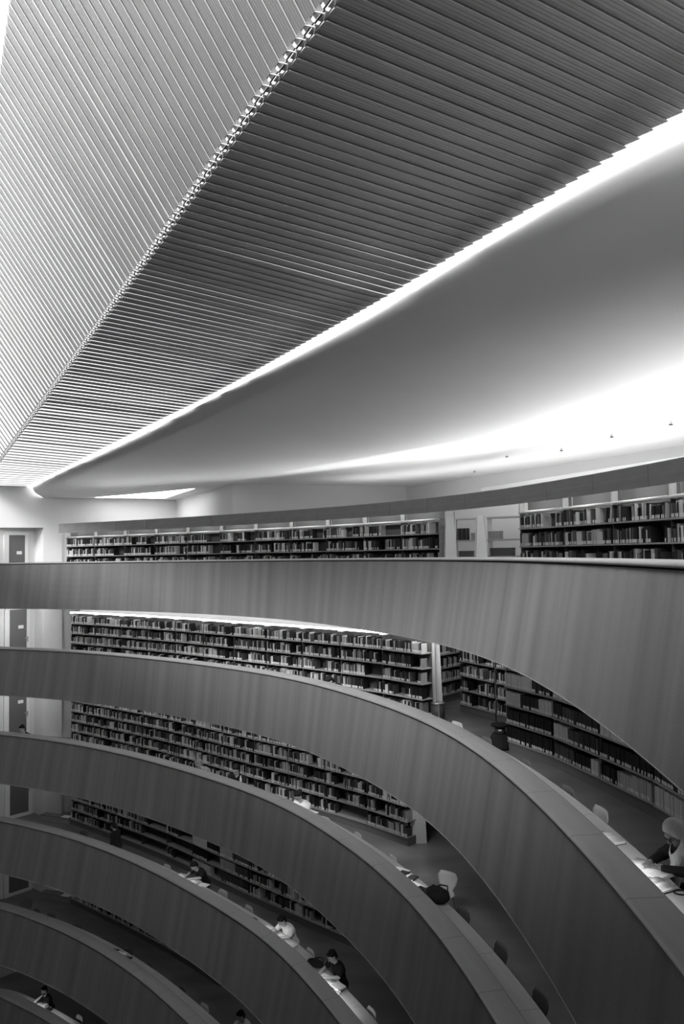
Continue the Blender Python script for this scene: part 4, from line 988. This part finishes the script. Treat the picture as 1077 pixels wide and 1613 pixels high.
# fourth gallery
open_book(3, 284, 1380, 0.30, 0.22, 'bright white open book left of the black-clad reader, fourth gallery', 0.3)
open_book(3, 306, 1389.5, 0.34, 0.24, 'bright white open book in front of the black-clad reader, fourth gallery', 0.2)
papers(3, 321, 1394, 0.28, 0.20, 'grey sheets right of the black-clad reader, fourth gallery', 0.3, 3)
mb = MB(); mb.ball((0, 0, 0.025), 0.14, 0.05, 0.025, 14); mb.ball((0.1, 0.02, 0.02), 0.07, 0.04, 0.02, 10)
p = on_desk(3, 399, 1449); o = remesh(mb, 'pouch', M['black'], None, 0.008, 1); o.location = (p.x, p.y, S(3) + DZ - 0.002); o.rotation_euler = (0, 0, face_angle(3, p) + 0.2); tag(o, 'long black pouch on the desk left of the white-shirted reader', 'pouch')
papers(3, 420, 1463, 0.20, 0.26, 'white sheet left of the white-shirted reader, fourth gallery', 0.2, 2)
papers(3, 441, 1477, 0.22, 0.3, 'white sheet being written on by the white-shirted reader', 0.2, 2)
closed_book(3, 456, 1491.5, 0.30, 0.22, 0.045, 'pale thick book right of the white-shirted reader', 0.4, 'book6')
blob_bag(3, 497, 1521, 0.46, 0.26, 0.11, 'flat black bag on the desk before the reader in black T-shirt', 0.2)
papers(3, 512, 1539, 0.25, 0.2, 'white sheets under the hands of the reader in black T-shirt', 0.3, 3)
open_book(3, 520, 1550, 0.30, 0.22, 'open book in front of the reader in black T-shirt, fourth gallery', 0.4)
for j, (m_, r_) in enumerate((('book5', 0.3), ('book2', 0.5), ('book6', 0.2))):
    closed_book(3, 533, 1560, 0.26, 0.2, 0.03, ['pale book at the bottom of the pile by the reader in black T-shirt', 'dark book in the middle of the pile by the reader in black T-shirt', 'white book topmost in the pile by the reader in black T-shirt'][j], r_, m_, 0.032 * j)
# fifth and lowest gallery
closed_book(4, 180, 1497.5, 0.26, 0.18, 0.012, 'dark folder left of the magazines on the fifth gallery desk', 0.4, 'book2')
papers(4, 189, 1503, 0.34, 0.24, 'pale magazine spread on the fifth gallery desk', 0.3, 3)
closed_book(4, 201, 1510, 0.24, 0.18, 0.015, 'dark magazine right of the pale spread, fifth gallery desk', 0.5, 'book1')
open_book(5, 66, 1583, 0.36, 0.24, 'open book under the bearded reader, lowest gallery', 0.3)
blob_bag(5, 77, 1591.5, 0.26, 0.16, 0.07, 'small black pouch bag right of the bearded reader, lowest gallery', 0.3)

# black step stool and waste bin on the second gallery
p = at(788, 1179, FL(1)); t = tag(empty('step_stool', (p.x, p.y, FL(1))), 'black rolling step stool in front of the matching volumes, second gallery', 'stool')
mb = MB(); mb.tube([(0, 0, 0.02), (0, 0, 0.06), (0, 0, 0.24), (0, 0, 0.30)], [0.22, 0.22, 0.19, 0.15], 20); mb.build('base', M['black'], t)
mb = MB(); mb.tube([(0, 0, 0.30), (0, 0, 0.44)], [0.12, 0.105], 18); mb.build('neck', M['dark'], t)
mb = MB(); mb.tube([(0, 0, 0.44), (0, 0, 0.47), (0, 0, 0.485)], [0.17, 0.18, 0.165], 20); mb.build('step', M['black'], t)
mb = MB(); mb.box((-0.02, -0.116, 0.38), 0.06, 0.004, 0.03); mb.build('maker_plate', M['paper'], t)
p = at(690, 1137, FL(1)); t = tag(empty('waste_bin', (p.x, p.y, FL(1))), 'dark waste bin with a steel rim at the foot of the white column', 'bin')
mb = MB(); mb.tube([(0, 0, 0), (0, 0, 0.42)], [0.15, 0.165], 16); mb.build('body', M['dark'], t)
mb = MB(); mb.tube([(0, 0, 0.42), (0, 0, 0.45)], [0.172, 0.172], 16); mb.build('rim', M['chrome'], t); mb = MB(); mb.box((0.0, -0.165, 0.22), 0.03, 0.01, 0.42); mb.build('trim_strip', M['chrome'], t)

# ------------------------------------------------------------------ reading lights under the rail caps
def desk_lamp(k, px, py, label, watts=1.6, L_=0.9):
    p = at(px, py, S(k) + DZ); c, t_, n = rail_frame(k, p); q = Vector((c[0] + n[0] * 0.335, c[1] + n[1] * 0.335, S(k) - 0.005)); a = math.atan2(t_[1], t_[0])
    t = tag(empty('desk_lamp', q, a), label, 'lamp', 'strip lamps under the rails')
    mb = MB(); mb.box((0, 0, 0), L_, 0.025, 0.02); hs = mb.build('housing', M['white'], t)
    mb = MB(); mb.box((0, 0.0, -0.012), L_ - 0.06, 0.015, 0.004); mb.build('diffuser', M['lamp'], hs)
    area_light('desk_light', (q.x + n[0] * 0.02, q.y + n[1] * 0.02, q.z - 0.02), (n[0] * 0.55, n[1] * 0.55, -1), L_, 0.03, watts, up=(t_[0], t_[1], 0))
desk_lamp(1, 1040, 1390, 'strip lamp under the rail lighting the headscarfed woman and her books', 2.6, 1.6)
desk_lamp(2, 645, 1388, 'strip lamp under the rail lighting the scattered papers, third gallery', 1.8, 1.2)
desk_lamp(2, 478, 1272, 'strip lamp under the rail lighting the white-topped reader', 1.2, 0.8)
desk_lamp(3, 296, 1385, 'strip lamp under the rail lighting the black-clad reader with papers', 1.8, 0.9)
desk_lamp(3, 440, 1475, 'strip lamp under the rail lighting the white-shirted reader', 2.0, 1.2)
desk_lamp(3, 535, 1565, 'strip lamp under the rail lighting the reader in black T-shirt', 2.6, 1.6)
desk_lamp(5, 78, 1595, 'strip lamp under the rail lighting the bearded reader, lowest gallery', 3.0, 2.2)

# ceiling washers hidden behind the topmost bookcases
WL = catmull([(0.2, 24.6), (2.6, 22.6), (4.4, 20.4), (6.0, 17.6), (7.2, 14.6), (8.0, 11.0), (8.2, 7.5)], 6); WL = resample(WL, 2.3)
for a, b in zip(WL[:-1], WL[1:]):
    c = (a + b) / 2; L_ = float(np.linalg.norm(b - a)); area_light('ceiling_washer', (c[0], c[1], 0.75), (0.12, 0.06, 1), L_, 0.3, 18, up=((b - a)[0], (b - a)[1], 0))
for i, w in ((8, 2.5), (9, 6), (10, 10), (11, 13), (12, 15), (13, 16), (14, 17), (15, 17), (16, 17), (17, 16)):
    c = (FP[i] + FP[i + 1]) / 2 + FN[i] * 0.85; d_ = FP[i + 1] - FP[i]
    area_light('ceiling_washer', (c[0], c[1], 1.10), (FN[i][0] * 0.25, FN[i][1] * 0.25, 1), 1.2, 0.2, w, up=(d_[0], d_[1], 0))
for i in range(1, 18):  # unseen fill lights added behind the fascia to brighten the curved soffit
    c = (FP[i] + FP[i + 1]) / 2 + FN[i] * 0.72; d_ = FP[i + 1] - FP[i]
    area_light('soffit_fill', (c[0], c[1], 1.27), (-FN[i][0], -FN[i][1], 0.16), 1.2, 0.12, 7.0 if i < 7 else 12.0, up=(d_[0], d_[1], 0))
# fill lights added along the louvre ends to brighten the soffit
for j in range(24):
    ya, yb = 0.5 + j * 1.15, 0.5 + (j + 1) * 1.15; a, b = louvre_end(ya), louvre_end(yb); c = (a + b) / 2 + DX * 0.04 - Vector((0, 0, 0.05))
    area_light('graze_fill', tuple(c), (DX.x, DX.y, -0.3), (b - a).length, 0.05, GRAZE_FILL_W * (b - a).length * (1.0 if j < 20 else 0.5), up=tuple(b - a))
# small fill lights added to brighten the white columns
for x, y, k, w in ((1.95, 17.9, 1, 22), (1.35, 17.8, 2, 14)): area_light('gallery_fill', (x, y, FL(k) + 2.33), (0.1, 0.35, -1), 0.3, 0.3, w)
# daylight portal over the skylight opening
area_light('sky_portal', (-4.5, 14.5, 8.2), (0, 0, -1), 14, 36, 1, portal=True, up=(0.866, 0.5, 0))
